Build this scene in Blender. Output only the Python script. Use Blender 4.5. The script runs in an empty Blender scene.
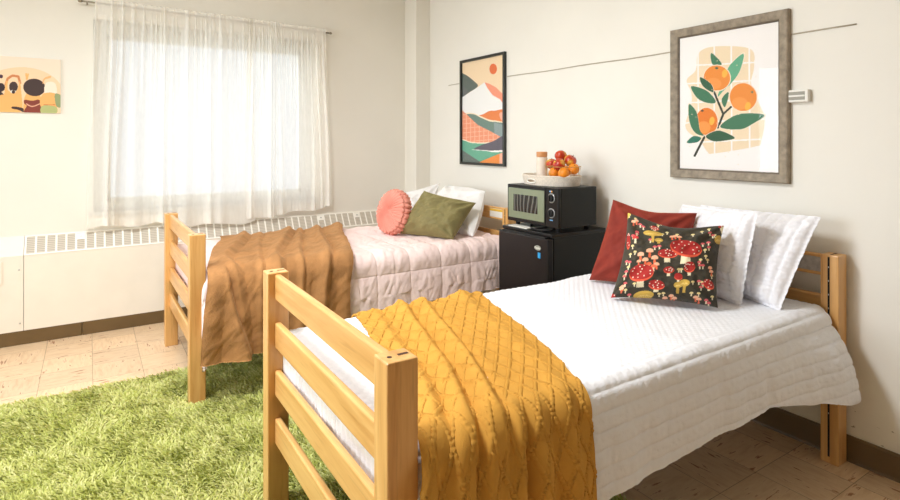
import bpy, bmesh, math, random
import numpy as np
from mathutils import Vector, Matrix
PI = math.pi
rng = np.random.default_rng(7)
random.seed(7)
SC = bpy.context.scene
COL = SC.collection

# ------------------------------------------------------------------ colour / noise helpers
def lin1(c):
    c = c / 255.0
    return c / 12.92 if c <= 0.04045 else ((c + 0.055) / 1.055) ** 2.4
def srgb(r, g, b): return (lin1(r), lin1(g), lin1(b), 1.0)

def vnoise(x, y, seed=0):
    """smooth value noise on arrays, -1..1"""
    r = np.random.default_rng(seed); tab = r.random((64, 64)) * 2 - 1
    xi = np.floor(x).astype(int); yi = np.floor(y).astype(int)
    fx = x - xi; fy = y - yi
    fx = fx * fx * (3 - 2 * fx); fy = fy * fy * (3 - 2 * fy)
    g = lambda a, b: tab[a % 64, b % 64]
    return (g(xi, yi) * (1 - fx) + g(xi + 1, yi) * fx) * (1 - fy) + (g(xi, yi + 1) * (1 - fx) + g(xi + 1, yi + 1) * fx) * fy
def fbm(x, y, seed=0, octv=3):
    s = 0; a = 1.0
    for k in range(octv):
        s = s + a * vnoise(x * 2 ** k + 3.1 * k, y * 2 ** k + 7.7 * k, seed + k); a *= 0.5
    return s
def sstep(a, b, x):
    t = np.clip((x - a) / (b - a), 0, 1); return t * t * (3 - 2 * t)

# ------------------------------------------------------------------ node materials
def newmat(name):
    m = bpy.data.materials.new(name); m.use_nodes = True
    nt = m.node_tree; nt.nodes.clear()
    out = nt.nodes.new('ShaderNodeOutputMaterial')
    return m, nt, out
def nd(nt, t, **kw):
    n = nt.nodes.new(t)
    for k, v in kw.items():
        if k in n.inputs.keys(): n.inputs[k].default_value = v
        else: setattr(n, k, v)
    return n
def L(nt, a, b): nt.links.new(a, b)
def ramp(nt, fac, stops):
    r = nt.nodes.new('ShaderNodeValToRGB'); e = r.color_ramp.elements
    while len(e) < len(stops): e.new(0.5)
    for i, (p, c) in enumerate(stops): e[i].position = p; e[i].color = c
    L(nt, fac, r.inputs['Fac']); return r
def mapping(nt, scale=(1, 1, 1), coord='Object', rot=(0, 0, 0), loc=(0, 0, 0)):
    tc = nt.nodes.new('ShaderNodeTexCoord'); mp = nt.nodes.new('ShaderNodeMapping')
    mp.inputs['Scale'].default_value = scale; mp.inputs['Rotation'].default_value = rot; mp.inputs['Location'].default_value = loc
    L(nt, tc.outputs[coord], mp.inputs['Vector']); return mp.outputs['Vector']
def mat(name, col, rough=0.6, metal=0.0, var=0.0, vscale=8.0, bump=0.0, bscale=40.0, sheen=0.0, coat=0.0, spec=0.5, stretch=(1, 1, 1), sheencol=None):
    m, nt, out = newmat(name)
    p = nd(nt, 'ShaderNodeBsdfPrincipled', Roughness=rough, Metallic=metal)
    p.inputs['Base Color'].default_value = col
    p.inputs['Specular IOR Level'].default_value = spec
    p.inputs['Sheen Weight'].default_value = sheen
    if sheencol: p.inputs['Sheen Tint'].default_value = sheencol
    p.inputs['Coat Weight'].default_value = coat
    L(nt, p.outputs[0], out.inputs[0])
    v = mapping(nt, stretch)
    if var > 0:
        n = nd(nt, 'ShaderNodeTexNoise', Scale=vscale, Detail=4.0); L(nt, v, n.inputs['Vector'])
        lo = tuple(c * (1 - var) for c in col[:3]) + (1,); hi = tuple(min(1, c * (1 + var)) for c in col[:3]) + (1,)
        r = ramp(nt, n.outputs['Fac'], [(0.3, lo), (0.7, hi)]); L(nt, r.outputs[0], p.inputs['Base Color'])
    if bump > 0:
        n2 = nd(nt, 'ShaderNodeTexNoise', Scale=bscale, Detail=3.0); L(nt, v, n2.inputs['Vector'])
        b = nd(nt, 'ShaderNodeBump', Strength=bump, Distance=0.01); L(nt, n2.outputs['Fac'], b.inputs['Height']); L(nt, b.outputs[0], p.inputs['Normal'])
    return m
def attr_mat(name, rough=0.6, sheen=0.0, bump=0.0, bscale=300, spec=0.4, var=0.0):
    m, nt, out = newmat(name)
    p = nd(nt, 'ShaderNodeBsdfPrincipled', Roughness=rough); p.inputs['Sheen Weight'].default_value = sheen
    p.inputs['Specular IOR Level'].default_value = spec
    a = nd(nt, 'ShaderNodeAttribute', attribute_name='print'); L(nt, a.outputs['Color'], p.inputs['Base Color'])
    L(nt, p.outputs[0], out.inputs[0])
    if bump > 0:
        n2 = nd(nt, 'ShaderNodeTexNoise', Scale=bscale, Detail=2.0); L(nt, mapping(nt), n2.inputs['Vector'])
        b = nd(nt, 'ShaderNodeBump', Strength=bump, Distance=0.003); L(nt, n2.outputs['Fac'], b.inputs['Height']); L(nt, b.outputs[0], p.inputs['Normal'])
    return m
def wood(name, axis, light=(230, 184, 118), dark=(198, 140, 74)):
    m, nt, out = newmat(name)
    sc = [14.0, 14.0, 14.0]; sc[axis] = 0.9
    v = mapping(nt, tuple(sc))
    oi = nd(nt, 'ShaderNodeObjectInfo')
    ad = nd(nt, 'ShaderNodeVectorMath', operation='ADD'); L(nt, v, ad.inputs[0])
    sclr = nd(nt, 'ShaderNodeVectorMath', operation='SCALE'); sclr.inputs[0].default_value = (17.0, 31.0, 11.0); L(nt, oi.outputs['Random'], sclr.inputs['Scale'])
    L(nt, sclr.outputs[0], ad.inputs[1])
    n = nd(nt, 'ShaderNodeTexNoise', Scale=1.6, Detail=6.0, Roughness=0.6, Distortion=0.8); L(nt, ad.outputs[0], n.inputs['Vector'])
    r = ramp(nt, n.outputs['Fac'], [(0.25, srgb(*dark)), (0.5, srgb(*[(a + b) / 2 + 4 for a, b in zip(light, dark)])), (0.72, srgb(*light))])
    n3 = nd(nt, 'ShaderNodeTexNoise', Scale=6.0, Detail=2.0); L(nt, ad.outputs[0], n3.inputs['Vector'])
    r3 = ramp(nt, n3.outputs['Fac'], [(0.30, (0.72, 0.66, 0.6, 1)), (0.42, (1, 1, 1, 1))])
    mx = nd(nt, 'ShaderNodeMix', data_type='RGBA', blend_type='MULTIPLY'); mx.inputs[0].default_value = 0.5
    L(nt, r.outputs[0], mx.inputs[6]); L(nt, r3.outputs[0], mx.inputs[7])
    p = nd(nt, 'ShaderNodeBsdfPrincipled', Roughness=0.34); p.inputs['Coat Weight'].default_value = 0.25; p.inputs['Coat Roughness'].default_value = 0.25
    L(nt, mx.outputs[2], p.inputs['Base Color'])
    b = nd(nt, 'ShaderNodeBump', Strength=0.08, Distance=0.003); L(nt, n.outputs['Fac'], b.inputs['Height']); L(nt, b.outputs[0], p.inputs['Normal'])
    L(nt, p.outputs[0], out.inputs[0]); return m
def glass_mat(name, rough=0.02, tint=(1, 1, 1, 1), refl=1.0):
    m, nt, out = newmat(name)
    t = nd(nt, 'ShaderNodeBsdfTransparent', Color=tint); g = nd(nt, 'ShaderNodeBsdfGlossy', Roughness=rough)
    f = nd(nt, 'ShaderNodeFresnel', IOR=1.45); mu = nd(nt, 'ShaderNodeMath', operation='MULTIPLY'); 
    geo = nd(nt, 'ShaderNodeNewGeometry'); inv = nd(nt, 'ShaderNodeMath', operation='SUBTRACT'); inv.inputs[0].default_value = refl
    L(nt, geo.outputs['Backfacing'], inv.inputs[1]); L(nt, inv.outputs[0], mu.inputs[1]); mu.use_clamp = True
    L(nt, f.outputs[0], mu.inputs[0])
    x = nd(nt, 'ShaderNodeMixShader'); L(nt, mu.outputs[0], x.inputs[0]); L(nt, t.outputs[0], x.inputs[1]); L(nt, g.outputs[0], x.inputs[2])
    L(nt, x.outputs[0], out.inputs[0]); return m

def floor_mat():
    m, nt, out = newmat('vinyl_tile')
    T = 0.263
    v = mapping(nt, (1 / T, 1 / T, 1), loc=(-0.02 / T, -1.018 / T, 0))
    sx = nd(nt, 'ShaderNodeSeparateXYZ'); L(nt, v, sx.inputs[0])
    def mth(op, a, b=None):
        n = nd(nt, 'ShaderNodeMath', operation=op)
        for i, q in enumerate((a, b)):
            if q is None: continue
            if isinstance(q, (int, float)): n.inputs[i].default_value = q
            else: L(nt, q, n.inputs[i])
        return n.outputs[0]
    fx = mth('FLOOR', sx.outputs[0]); fy = mth('FLOOR', sx.outputs[1])
    par = mth('PINGPONG', mth('ADD', fx, fy), 1.0)
    frx = mth('FRACT', sx.outputs[0]); fry = mth('FRACT', sx.outputs[1])
    ex = mth('MINIMUM', frx, mth('SUBTRACT', 1.0, frx)); ey = mth('MINIMUM', fry, mth('SUBTRACT', 1.0, fry))
    ed = mth('MINIMUM', ex, ey)
    cmb = nd(nt, 'ShaderNodeCombineXYZ'); L(nt, fx, cmb.inputs[0]); L(nt, fy, cmb.inputs[1])
    wn = nd(nt, 'ShaderNodeTexWhiteNoise', noise_dimensions='2D'); L(nt, cmb.outputs[0], wn.inputs['Vector'])
    # two streak directions, chosen by tile parity
    def streak(scale):
        mp = nd(nt, 'ShaderNodeMapping'); mp.inputs['Scale'].default_value = scale; L(nt, v, mp.inputs['Vector'])
        a = nd(nt, 'ShaderNodeVectorMath', operation='ADD'); L(nt, mp.outputs[0], a.inputs[0]); L(nt, wn.outputs['Color'], a.inputs[1])
        n = nd(nt, 'ShaderNodeTexNoise', Scale=1.0, Detail=5.0, Roughness=0.55, Distortion=0.4); L(nt, a.outputs[0], n.inputs['Vector']); return n.outputs['Fac']
    s1, s2 = streak((2.2, 13.0, 1)), streak((13.0, 2.2, 1))
    mxf = nd(nt, 'ShaderNodeMix'); L(nt, par, mxf.inputs[0]); L(nt, s1, mxf.inputs[2]); L(nt, s2, mxf.inputs[3])
    base = ramp(nt, mxf.outputs[0], [(0.30, srgb(212, 178, 142)), (0.46, srgb(224, 194, 158)), (0.615, srgb(230, 202, 168)), (0.65, srgb(184, 138, 104)), (0.70, srgb(158, 108, 76))])
    tint = ramp(nt, wn.outputs['Value'], [(0.0, (0.9, 0.9, 0.9, 1)), (1.0, (1.06, 1.05, 1.03, 1))])
    mul = nd(nt, 'ShaderNodeMix', data_type='RGBA', blend_type='MULTIPLY'); mul.inputs[0].default_value = 1.0
    L(nt, base.outputs[0], mul.inputs[6]); L(nt, tint.outputs[0], mul.inputs[7])
    ln = mth('LESS_THAN', ed, 0.0055)
    mx = nd(nt, 'ShaderNodeMix', data_type='RGBA'); L(nt, ln, mx.inputs[0]); L(nt, mul.outputs[2], mx.inputs[6]); mx.inputs[7].default_value = srgb(160, 130, 102)
    p = nd(nt, 'ShaderNodeBsdfPrincipled', Roughness=0.38); p.inputs['Specular IOR Level'].default_value = 0.4
    L(nt, mx.outputs[2], p.inputs['Base Color'])
    b = nd(nt, 'ShaderNodeBump', Strength=0.15, Distance=0.002); L(nt, ed, b.inputs['Height'])
    L(nt, p.outputs[0], out.inputs[0]); return m

def wall_mat(name, col, scuffs=False):
    m, nt, out = newmat(name)
    p = nd(nt, 'ShaderNodeBsdfPrincipled', Roughness=0.6); p.inputs['Specular IOR Level'].default_value = 0.3
    v = mapping(nt)
    n = nd(nt, 'ShaderNodeTexNoise', Scale=2.2, Detail=3.0); L(nt, v, n.inputs['Vector'])
    lo = tuple(c * 0.97 for c in col[:3]) + (1,)
    r = ramp(nt, n.outputs['Fac'], [(0.35, lo), (0.65, col)]); last = r.outputs[0]
    if scuffs:
        mp = mapping(nt, (1, 14, 40)); n2 = nd(nt, 'ShaderNodeTexNoise', Scale=1.6, Detail=4.0); L(nt, mp, n2.inputs['Vector'])
        k = ramp(nt, n2.outputs['Fac'], [(0.70, (0, 0, 0, 1)), (0.74, (1, 1, 1, 1))])
        sz = nd(nt, 'ShaderNodeSeparateXYZ'); L(nt, mapping(nt), sz.inputs[0])
        h = ramp(nt, sz.outputs[2], [(0.30, (1, 1, 1, 1)), (0.36, (0, 0, 0, 1))])
        mu = nd(nt, 'ShaderNodeMath', operation='MULTIPLY'); L(nt, k.outputs[0], mu.inputs[0]); L(nt, h.outputs[0], mu.inputs[1])
        mx = nd(nt, 'ShaderNodeMix', data_type='RGBA'); L(nt, mu.outputs[0], mx.inputs[0]); L(nt, last, mx.inputs[6]); mx.inputs[7].default_value = srgb(120, 105, 95); last = mx.outputs[2]
    L(nt, last, p.inputs['Base Color'])
    n3 = nd(nt, 'ShaderNodeTexNoise', Scale=90.0, Detail=2.0); L(nt, v, n3.inputs['Vector'])
    b = nd(nt, 'ShaderNodeBump', Strength=0.06, Distance=0.004); L(nt, n3.outputs['Fac'], b.inputs['Height']); L(nt, b.outputs[0], p.inputs['Normal'])
    L(nt, p.outputs[0], out.inputs[0]); return m

def curtain_mat():
    m, nt, out = newmat('sheer_voile')
    d = nd(nt, 'ShaderNodeBsdfDiffuse', Color=srgb(250, 247, 240)); t = nd(nt, 'ShaderNodeBsdfTranslucent', Color=srgb(250, 245, 236)); tr = nd(nt, 'ShaderNodeBsdfTransparent')
    a = nd(nt, 'ShaderNodeMixShader'); a.inputs[0].default_value = 0.22; L(nt, d.outputs[0], a.inputs[1]); L(nt, t.outputs[0], a.inputs[2])
    lw = nd(nt, 'ShaderNodeLayerWeight', Blend=0.35)      # a slanted sheer shows more thread, less gap
    mr = nd(nt, 'ShaderNodeMapRange'); mr.inputs[3].default_value = 0.60; mr.inputs[4].default_value = 0.97
    w = nd(nt, 'ShaderNodeTexNoise', Scale=60.0, Detail=2.0); L(nt, mapping(nt, (1, 1, 0.25)), w.inputs['Vector'])
    mm = nd(nt, 'ShaderNodeMath', operation='MULTIPLY_ADD'); mm.inputs[1].default_value = 0.10; mm.inputs[2].default_value = -0.05; L(nt, w.outputs['Fac'], mm.inputs[0])
    ad = nd(nt, 'ShaderNodeMath', operation='ADD'); L(nt, lw.outputs['Facing'], mr.inputs[0]); L(nt, mr.outputs[0], ad.inputs[0]); L(nt, mm.outputs[0], ad.inputs[1])
    x = nd(nt, 'ShaderNodeMixShader'); L(nt, ad.outputs[0], x.inputs[0]); L(nt, tr.outputs[0], x.inputs[1]); L(nt, a.outputs[0], x.inputs[2])
    L(nt, x.outputs[0], out.inputs[0]); return m

def grille_mat():
    m, nt, out = newmat('grille_backing')
    w = nd(nt, 'ShaderNodeTexWave', Scale=26.0, wave_type='BANDS', bands_direction='Z'); L(nt, mapping(nt), w.inputs['Vector'])
    r = ramp(nt, w.outputs['Fac'], [(0.25, srgb(176, 166, 150)), (0.75, srgb(208, 199, 184))])
    p = nd(nt, 'ShaderNodeBsdfPrincipled', Roughness=0.6); L(nt, r.outputs[0], p.inputs['Base Color']); L(nt, p.outputs[0], out.inputs[0]); return m
def pile_mat():
    m, nt, out = newmat('rug_yarn')
    a = nd(nt, 'ShaderNodeAttribute', attribute_name='tone')
    r = ramp(nt, a.outputs['Fac'], [(0.0, srgb(172, 178, 76)), (0.5, srgb(202, 205, 116)), (1.0, srgb(226, 224, 154))])
    p = nd(nt, 'ShaderNodeBsdfPrincipled', Roughness=0.8); p.inputs['Sheen Weight'].default_value = 0.2; L(nt, r.outputs[0], p.inputs['Base Color'])
    t = nd(nt, 'ShaderNodeBsdfTranslucent'); L(nt, r.outputs[0], t.inputs[0])
    x = nd(nt, 'ShaderNodeMixShader'); x.inputs[0].default_value = 0.25; L(nt, p.outputs[0], x.inputs[1]); L(nt, t.outputs[0], x.inputs[2]); L(nt, x.outputs[0], out.inputs[0]); return m
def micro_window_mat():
    m, nt, out = newmat('oven_window_wavy')
    w = nd(nt, 'ShaderNodeTexWave', Scale=9.0, Distortion=6.0, Detail=0.0, wave_type='BANDS', bands_direction='Y'); w.inputs['Detail Scale'].default_value = 0.6  # wavy grey bands over a near-black base
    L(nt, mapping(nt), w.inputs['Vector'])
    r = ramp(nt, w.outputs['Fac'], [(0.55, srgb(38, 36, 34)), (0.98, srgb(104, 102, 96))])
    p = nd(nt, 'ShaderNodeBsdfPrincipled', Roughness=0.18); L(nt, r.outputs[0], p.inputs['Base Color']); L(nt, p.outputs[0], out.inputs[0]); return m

M = dict(
    wall=wall_mat('cream_wall_paint', srgb(236, 232, 221)), wallr=wall_mat('cream_wall_paint_scuffed', srgb(236, 233, 224), True),
    ceil=mat('ceiling_white', srgb(240, 238, 232), 0.8), floor=floor_mat(), base=mat('brown_rubber', srgb(106, 84, 52), 0.42, var=0.12, vscale=5),
    metal_white=mat('enamel_cream', srgb(238, 231, 217), 0.42, var=0.02), bar=mat('enamel_white', srgb(244, 240, 230), 0.4), grille=grille_mat(),
    wz=wood('maple_upright', 2), wy=wood('maple_cross', 1), wx=wood('maple_long', 0), dark=mat('dark_hole', srgb(70, 38, 20), 0.8), slotdark=mat('groove_black', srgb(18, 14, 12), 0.8),
    steel=mat('steel', srgb(190, 190, 185), 0.3, 1.0), frame_steel=mat('bed_steel', srgb(120, 110, 96), 0.5, 0.6),
    quilt=mat('white_quilt', srgb(240, 241, 246), 0.85, bump=0.25, bscale=160, sheen=0.15), sham=mat('white_sham', srgb(240, 239, 243), 0.85, bump=0.3, bscale=70, sheen=0.15),
    white=mat('white_cotton', srgb(240, 238, 236), 0.9, bump=0.15, bscale=30, sheen=0.1), mattress=mat('mattress_ticking', srgb(226, 224, 220), 0.9, bump=0.2, bscale=120),
    pink=mat('pink_comforter', srgb(247, 222, 217), 0.75, var=0.03, bump=0.25, bscale=40, sheen=0.2),
    brown=mat('brown_plush', srgb(170, 122, 76), 0.9, var=0.22, vscale=11, bump=0.35, bscale=130, sheen=0.35, spec=0.2, sheencol=srgb(230, 190, 140)),
    mustard=mat('mustard_knit', srgb(206, 152, 66), 0.9, var=0.08, vscale=12, bump=0.3, bscale=400, sheen=0.1, spec=0.2, sheencol=srgb(250, 200, 90)),
    rust=mat('rust_velvet', srgb(128, 36, 20), 0.8, var=0.12, vscale=9, bump=0.15, bscale=60, sheen=0.5, sheencol=srgb(230, 110, 70)),
    olive=mat('olive_velvet', srgb(126, 116, 72), 0.75, var=0.12, vscale=9, bump=0.15, bscale=50, sheen=0.6, sheencol=srgb(200, 190, 130)),
    coral=mat('coral_velvet', srgb(224, 146, 128), 0.75, var=0.06, vscale=12, bump=0.12, bscale=60, sheen=0.5, sheencol=srgb(250, 200, 180)),
    black=mat('appliance_black', srgb(15, 14, 14), 0.3, spec=.35), blackside=mat('appliance_side', srgb(27, 28, 26), 0.42, bump=0.25, bscale=260, spec=.25), blackmatt=mat('rubber_black', srgb(20, 19, 19), 0.7),
    door=mat('fridge_door_black', srgb(20, 15, 15), 0.3, spec=.35, bump=0.05, bscale=200), sage_reflection=mat('sage_reflection_gloss', srgb(126, 134, 110), 0.22, coat=0.4), wavy_window=micro_window_mat(),
    silver=mat('silver', srgb(205, 205, 205), 0.3, 0.8), blue=mat('sticker_blue', srgb(40, 150, 210), 0.5), orangemark=mat('mark_orange', srgb(240, 160, 40), 0.5), bluemark=mat('mark_blue', srgb(120, 180, 230), 0.5),
    paper=mat('paper_white', srgb(236, 232, 222), 0.8), yellow=mat('sticker_yellow', srgb(230, 186, 60), 0.6), greytag=mat('grey_sticker', srgb(170, 164, 158), 0.5, var=0.2, vscale=60),
    wicker=mat('whitewashed_wicker', srgb(228, 216, 200), 0.8, var=0.12, vscale=120, bump=0.4, bscale=200), ceramic=mat('stoneware_jar', srgb(226, 212, 196), 0.55, var=0.05, vscale=40), lid=mat('lid_wood', srgb(204, 142, 88), 0.5, var=0.1, vscale=20),
    orange=mat('orange_peel', srgb(238, 140, 24), 0.45, var=0.06, bump=0.25, bscale=220), stem=mat('stem_brown', srgb(84, 58, 34), 0.8), leafg=mat('calyx_green', srgb(70, 96, 40), 0.7), wire=mat('basket_wire', srgb(196, 160, 96), 0.35, 0.8),
    fblack=mat('frame_black', srgb(38, 40, 36), 0.35), fgrey=mat('frame_driftwood', srgb(146, 134, 116), 0.6, var=0.28, vscale=30, bump=0.4, bscale=90, stretch=(1, 1, 1)), fgreydark=mat('frame_driftwood_lip', srgb(104, 92, 78), 0.6, var=0.2, vscale=40),
    glass=glass_mat('window_glass', 0.0), pglass=glass_mat('picture_glass', 0.03, refl=.7), wframe=mat('window_frame_paint', srgb(196, 196, 188), 0.45), curtain=curtain_mat(), rod=mat('brushed_rod', srgb(150, 140, 122), 0.35, 0.8),
    cable=mat('cable_grey', srgb(176, 166, 146), 0.5), plastic=mat('plastic_white', srgb(232, 230, 222), 0.4), slit=mat('slit_grey', srgb(150, 148, 136), 0.5),
    print_=attr_mat('art_print', 0.6), cover=attr_mat('printed_cotton', 0.8, sheen=0.1, bump=0.3), pile=pile_mat(), backing=mat('rug_backing', srgb(120, 132, 44), 0.9), lamp=mat('added_lamp_body', srgb(235, 235, 230), 0.5))
def apple_mat():
    m, nt, out = newmat('apple_skin')
    n = nd(nt, 'ShaderNodeTexNoise', Scale=14.0, Detail=5.0); v = mapping(nt, (1, 1, 0.35)); oi = nd(nt, 'ShaderNodeObjectInfo')
    ad = nd(nt, 'ShaderNodeVectorMath', operation='ADD'); L(nt, v, ad.inputs[0]); L(nt, oi.outputs['Random'], ad.inputs[1]); L(nt, ad.outputs[0], n.inputs['Vector'])
    r = ramp(nt, n.outputs['Fac'], [(0.40, srgb(166, 36, 24)), (0.56, srgb(196, 70, 36)), (0.66, srgb(222, 176, 70))])
    p = nd(nt, 'ShaderNodeBsdfPrincipled', Roughness=0.25); L(nt, r.outputs[0], p.inputs['Base Color']); L(nt, p.outputs[0], out.inputs[0]); return m
M['apple'] = apple_mat()

# ------------------------------------------------------------------ object helpers
ORG = {}
def origin(o): return ORG.get(o.name, Vector((0, 0, 0))) if o else Vector((0, 0, 0))
def thing(name, label, cat, loc, group=None):
    o = bpy.data.objects.new(name, None); o.empty_display_size = 0.1; COL.objects.link(o); o.location = loc
    o['label'] = label; o['category'] = cat
    if group: o['group'] = group
    ORG[o.name] = Vector(loc); return o
def tag(o, label, cat, group=None):
    o['label'] = label; o['category'] = cat
    if group: o['group'] = group
    return o
def obj(name, geo, m, parent=None, smooth=False, loc=None, color=None, attr=None):
    """geo = (verts Nx3 world, faces list or NxK array). Children keep the parent's origin."""
    V, Fc = geo; V = np.asarray(V, float)
    base = origin(parent)
    if parent is None and loc is None:
        mn, mx = V.min(0), V.max(0); loc = ((mn[0] + mx[0]) / 2, (mn[1] + mx[1]) / 2, mn[2])
    o0 = Vector(loc) if parent is None else base
    V = V - np.array(o0)
    me = bpy.data.meshes.new(name)
    if isinstance(Fc, np.ndarray):
        n, k = Fc.shape
        me.vertices.add(len(V)); me.vertices.foreach_set('co', V.astype(np.float32).ravel())
        me.loops.add(n * k); me.loops.foreach_set('vertex_index', Fc.astype(np.int32).ravel())
        me.polygons.add(n); me.polygons.foreach_set('loop_start', np.arange(0, n * k, k, dtype=np.int32)); me.polygons.foreach_set('loop_total', np.full(n, k, dtype=np.int32))
        me.update(calc_edges=True)
    else:
        me.from_pydata([tuple(v) for v in V], [], Fc); me.update()
    me.validate()
    if color is not None:
        a = me.color_attributes.new('print', 'FLOAT_COLOR', 'POINT')
        c = np.ones((len(V), 4), np.float32); c[:, :3] = color; a.data.foreach_set('color', c.ravel())
    if attr is not None:
        a = me.attributes.new('tone', 'FLOAT', 'POINT'); a.data.foreach_set('value', attr.astype(np.float32))
    if smooth: me.polygons.foreach_set('use_smooth', np.ones(len(me.polygons), dtype=bool))
    me.materials.append(m)
    o = bpy.data.objects.new(name, me); COL.objects.link(o)
    if parent is None: o.location = o0
    else: o.parent = parent
    ORG[o.name] = o0
    return o
def struct(name, geo, m, parent=None, smooth=False):
    o = obj(name, geo, m, parent, smooth, loc=(0, 0, 0)); 
    if parent is None: o['kind'] = 'structure'
    return o
def merge(*gs):
    V = []; Fc = []; n = 0
    for v, f in gs:
        v = np.asarray(v, float); V.append(v); Fc += [tuple(int(i) + n for i in q) for q in f]; n += len(v)
    return np.vstack(V), Fc
def bm_geo(bm):
    bm.verts.ensure_lookup_table(); bm.normal_update()
    for i, v in enumerate(bm.verts): v.index = i
    g = (np.array([v.co[:] for v in bm.verts]), [tuple(v.index for v in f.verts) for f in bm.faces]); bm.free(); return g
def box(x0, x1, y0, y1, z0, z1, bev=0.0, seg=2):
    bm = bmesh.new(); bmesh.ops.create_cube(bm, size=1)
    for v in bm.verts: v.co = Vector(((x0 + x1) / 2 + v.co.x * (x1 - x0), (y0 + y1) / 2 + v.co.y * (y1 - y0), (z0 + z1) / 2 + v.co.z * (z1 - z0)))
    if bev > 0: bmesh.ops.bevel(bm, geom=bm.edges[:], offset=bev, segments=seg, affect='EDGES', profile=0.5)
    return bm_geo(bm)
def prism(pts, axis, a, b):
    """extrude a polygon (2D, other two axes in order) between a and b along axis"""
    n = len(pts); V = []
    for t in (a, b):
        for p in pts:
            q = list(p); q.insert(axis, t); V.append(q)
    F_ = [tuple(range(n))[::-1], tuple(range(n, 2 * n))] + [(i, (i + 1) % n, n + (i + 1) % n, n + i) for i in range(n)]
    return np.array(V, float), F_
def tube(pts, r, seg=10, closed=False, caps=True):
    P = [Vector(p) for p in pts]; n = len(P); V = []; Fc = []
    up = Vector((0, 0, 1))
    for i, p in enumerate(P):
        a = P[(i - 1) % n] if (closed or i > 0) else p; b = P[(i + 1) % n] if (closed or i < n - 1) else p
        t = (b - a).normalized(); s = t.cross(up)
        if s.length < 1e-3: s = t.cross(Vector((1, 0, 0)))
        s.normalize(); w = s.cross(t)
        rr = r[i] if isinstance(r, (list, tuple)) else r
        for k in range(seg):
            an = 2 * PI * k / seg; V.append(p + s * math.cos(an) * rr + w * math.sin(an) * rr)
    m = n if closed else n - 1
    for i in range(m):
        j = (i + 1) % n
        for k in range(seg):
            k2 = (k + 1) % seg; Fc.append((i * seg + k, i * seg + k2, j * seg + k2, j * seg + k))
    if caps and not closed: Fc.append(tuple(range(seg))[::-1]); Fc.append(tuple(range((n - 1) * seg, n * seg)))
    return np.array([v[:] for v in V]), Fc
def lathe(prof, c, seg=32, axis='z', wob=None):
    """prof: list of (r, h); revolved about axis through c"""
    V = []; Fc = []
    for r, h in prof:
        for k in range(seg):
            a = 2 * PI * k / seg; rr = r * (wob(a, h) if wob else 1)
            if axis == 'z': V.append((c[0] + rr * math.cos(a), c[1] + rr * math.sin(a), c[2] + h))
            else: V.append((c[0] + h, c[1] + rr * math.cos(a), c[2] + rr * math.sin(a)))
    n = len(prof)
    for i in range(n - 1):
        for k in range(seg):
            k2 = (k + 1) % seg; Fc.append((i * seg + k, i * seg + k2, (i + 1) * seg + k2, (i + 1) * seg + k))
    Fc.append(tuple(range(seg))[::-1]); Fc.append(tuple(range((n - 1) * seg, n * seg)))
    return np.array(V, float), Fc
def gridfaces(nu, nv, off=0, flip=False):
    i, j = np.meshgrid(np.arange(nu - 1), np.arange(nv - 1), indexing='ij')
    a = (i * nv + j).ravel() + off; b = a + 1; c = a + nv + 1; d = a + nv
    return np.stack([a, b, c, d] if flip else [a, d, c, b], 1)
def shell(P, th=0.004):
    """give a cloth grid (nu,nv,3) its thickness: copy pushed against the normals, rim closed"""
    nu, nv, _ = P.shape
    du = np.gradient(P, axis=0); dv = np.gradient(P, axis=1); N = np.cross(du, dv); N /= (np.linalg.norm(N, axis=2, keepdims=True) + 1e-9)
    Q = P - N * th
    V = np.vstack([P.reshape(-1, 3), Q.reshape(-1, 3)]); n = nu * nv
    F1 = gridfaces(nu, nv); F2 = gridfaces(nu, nv, n, True)
    rim = [i * nv for i in range(nu)] + [(nu - 1) * nv + j for j in range(1, nv)] + [i * nv + nv - 1 for i in range(nu - 2, -1, -1)] + [j for j in range(nv - 2, 0, -1)]
    rim = np.array(rim); r2 = np.roll(rim, -1)
    F3 = np.stack([rim, rim + n, r2 + n, r2], 1)[:, ::-1]
    return V, np.vstack([F1, F2, F3])
def smooth_interp(x, xs, ys):
    """monotone-ish smooth interpolation on arrays"""
    xs = np.array(xs, float); ys = np.array(ys, float)
    m = np.gradient(ys, xs); i = np.clip(np.searchsorted(xs, x) - 1, 0, len(xs) - 2); h = xs[i + 1] - xs[i]
    t = np.clip((x - xs[i]) / h, 0, 1)
    return (2 * t**3 - 3 * t**2 + 1) * ys[i] + (t**3 - 2 * t**2 + t) * h * m[i] + (-2 * t**3 + 3 * t**2) * ys[i + 1] + (t**3 - t**2) * h * m[i + 1]

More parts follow.
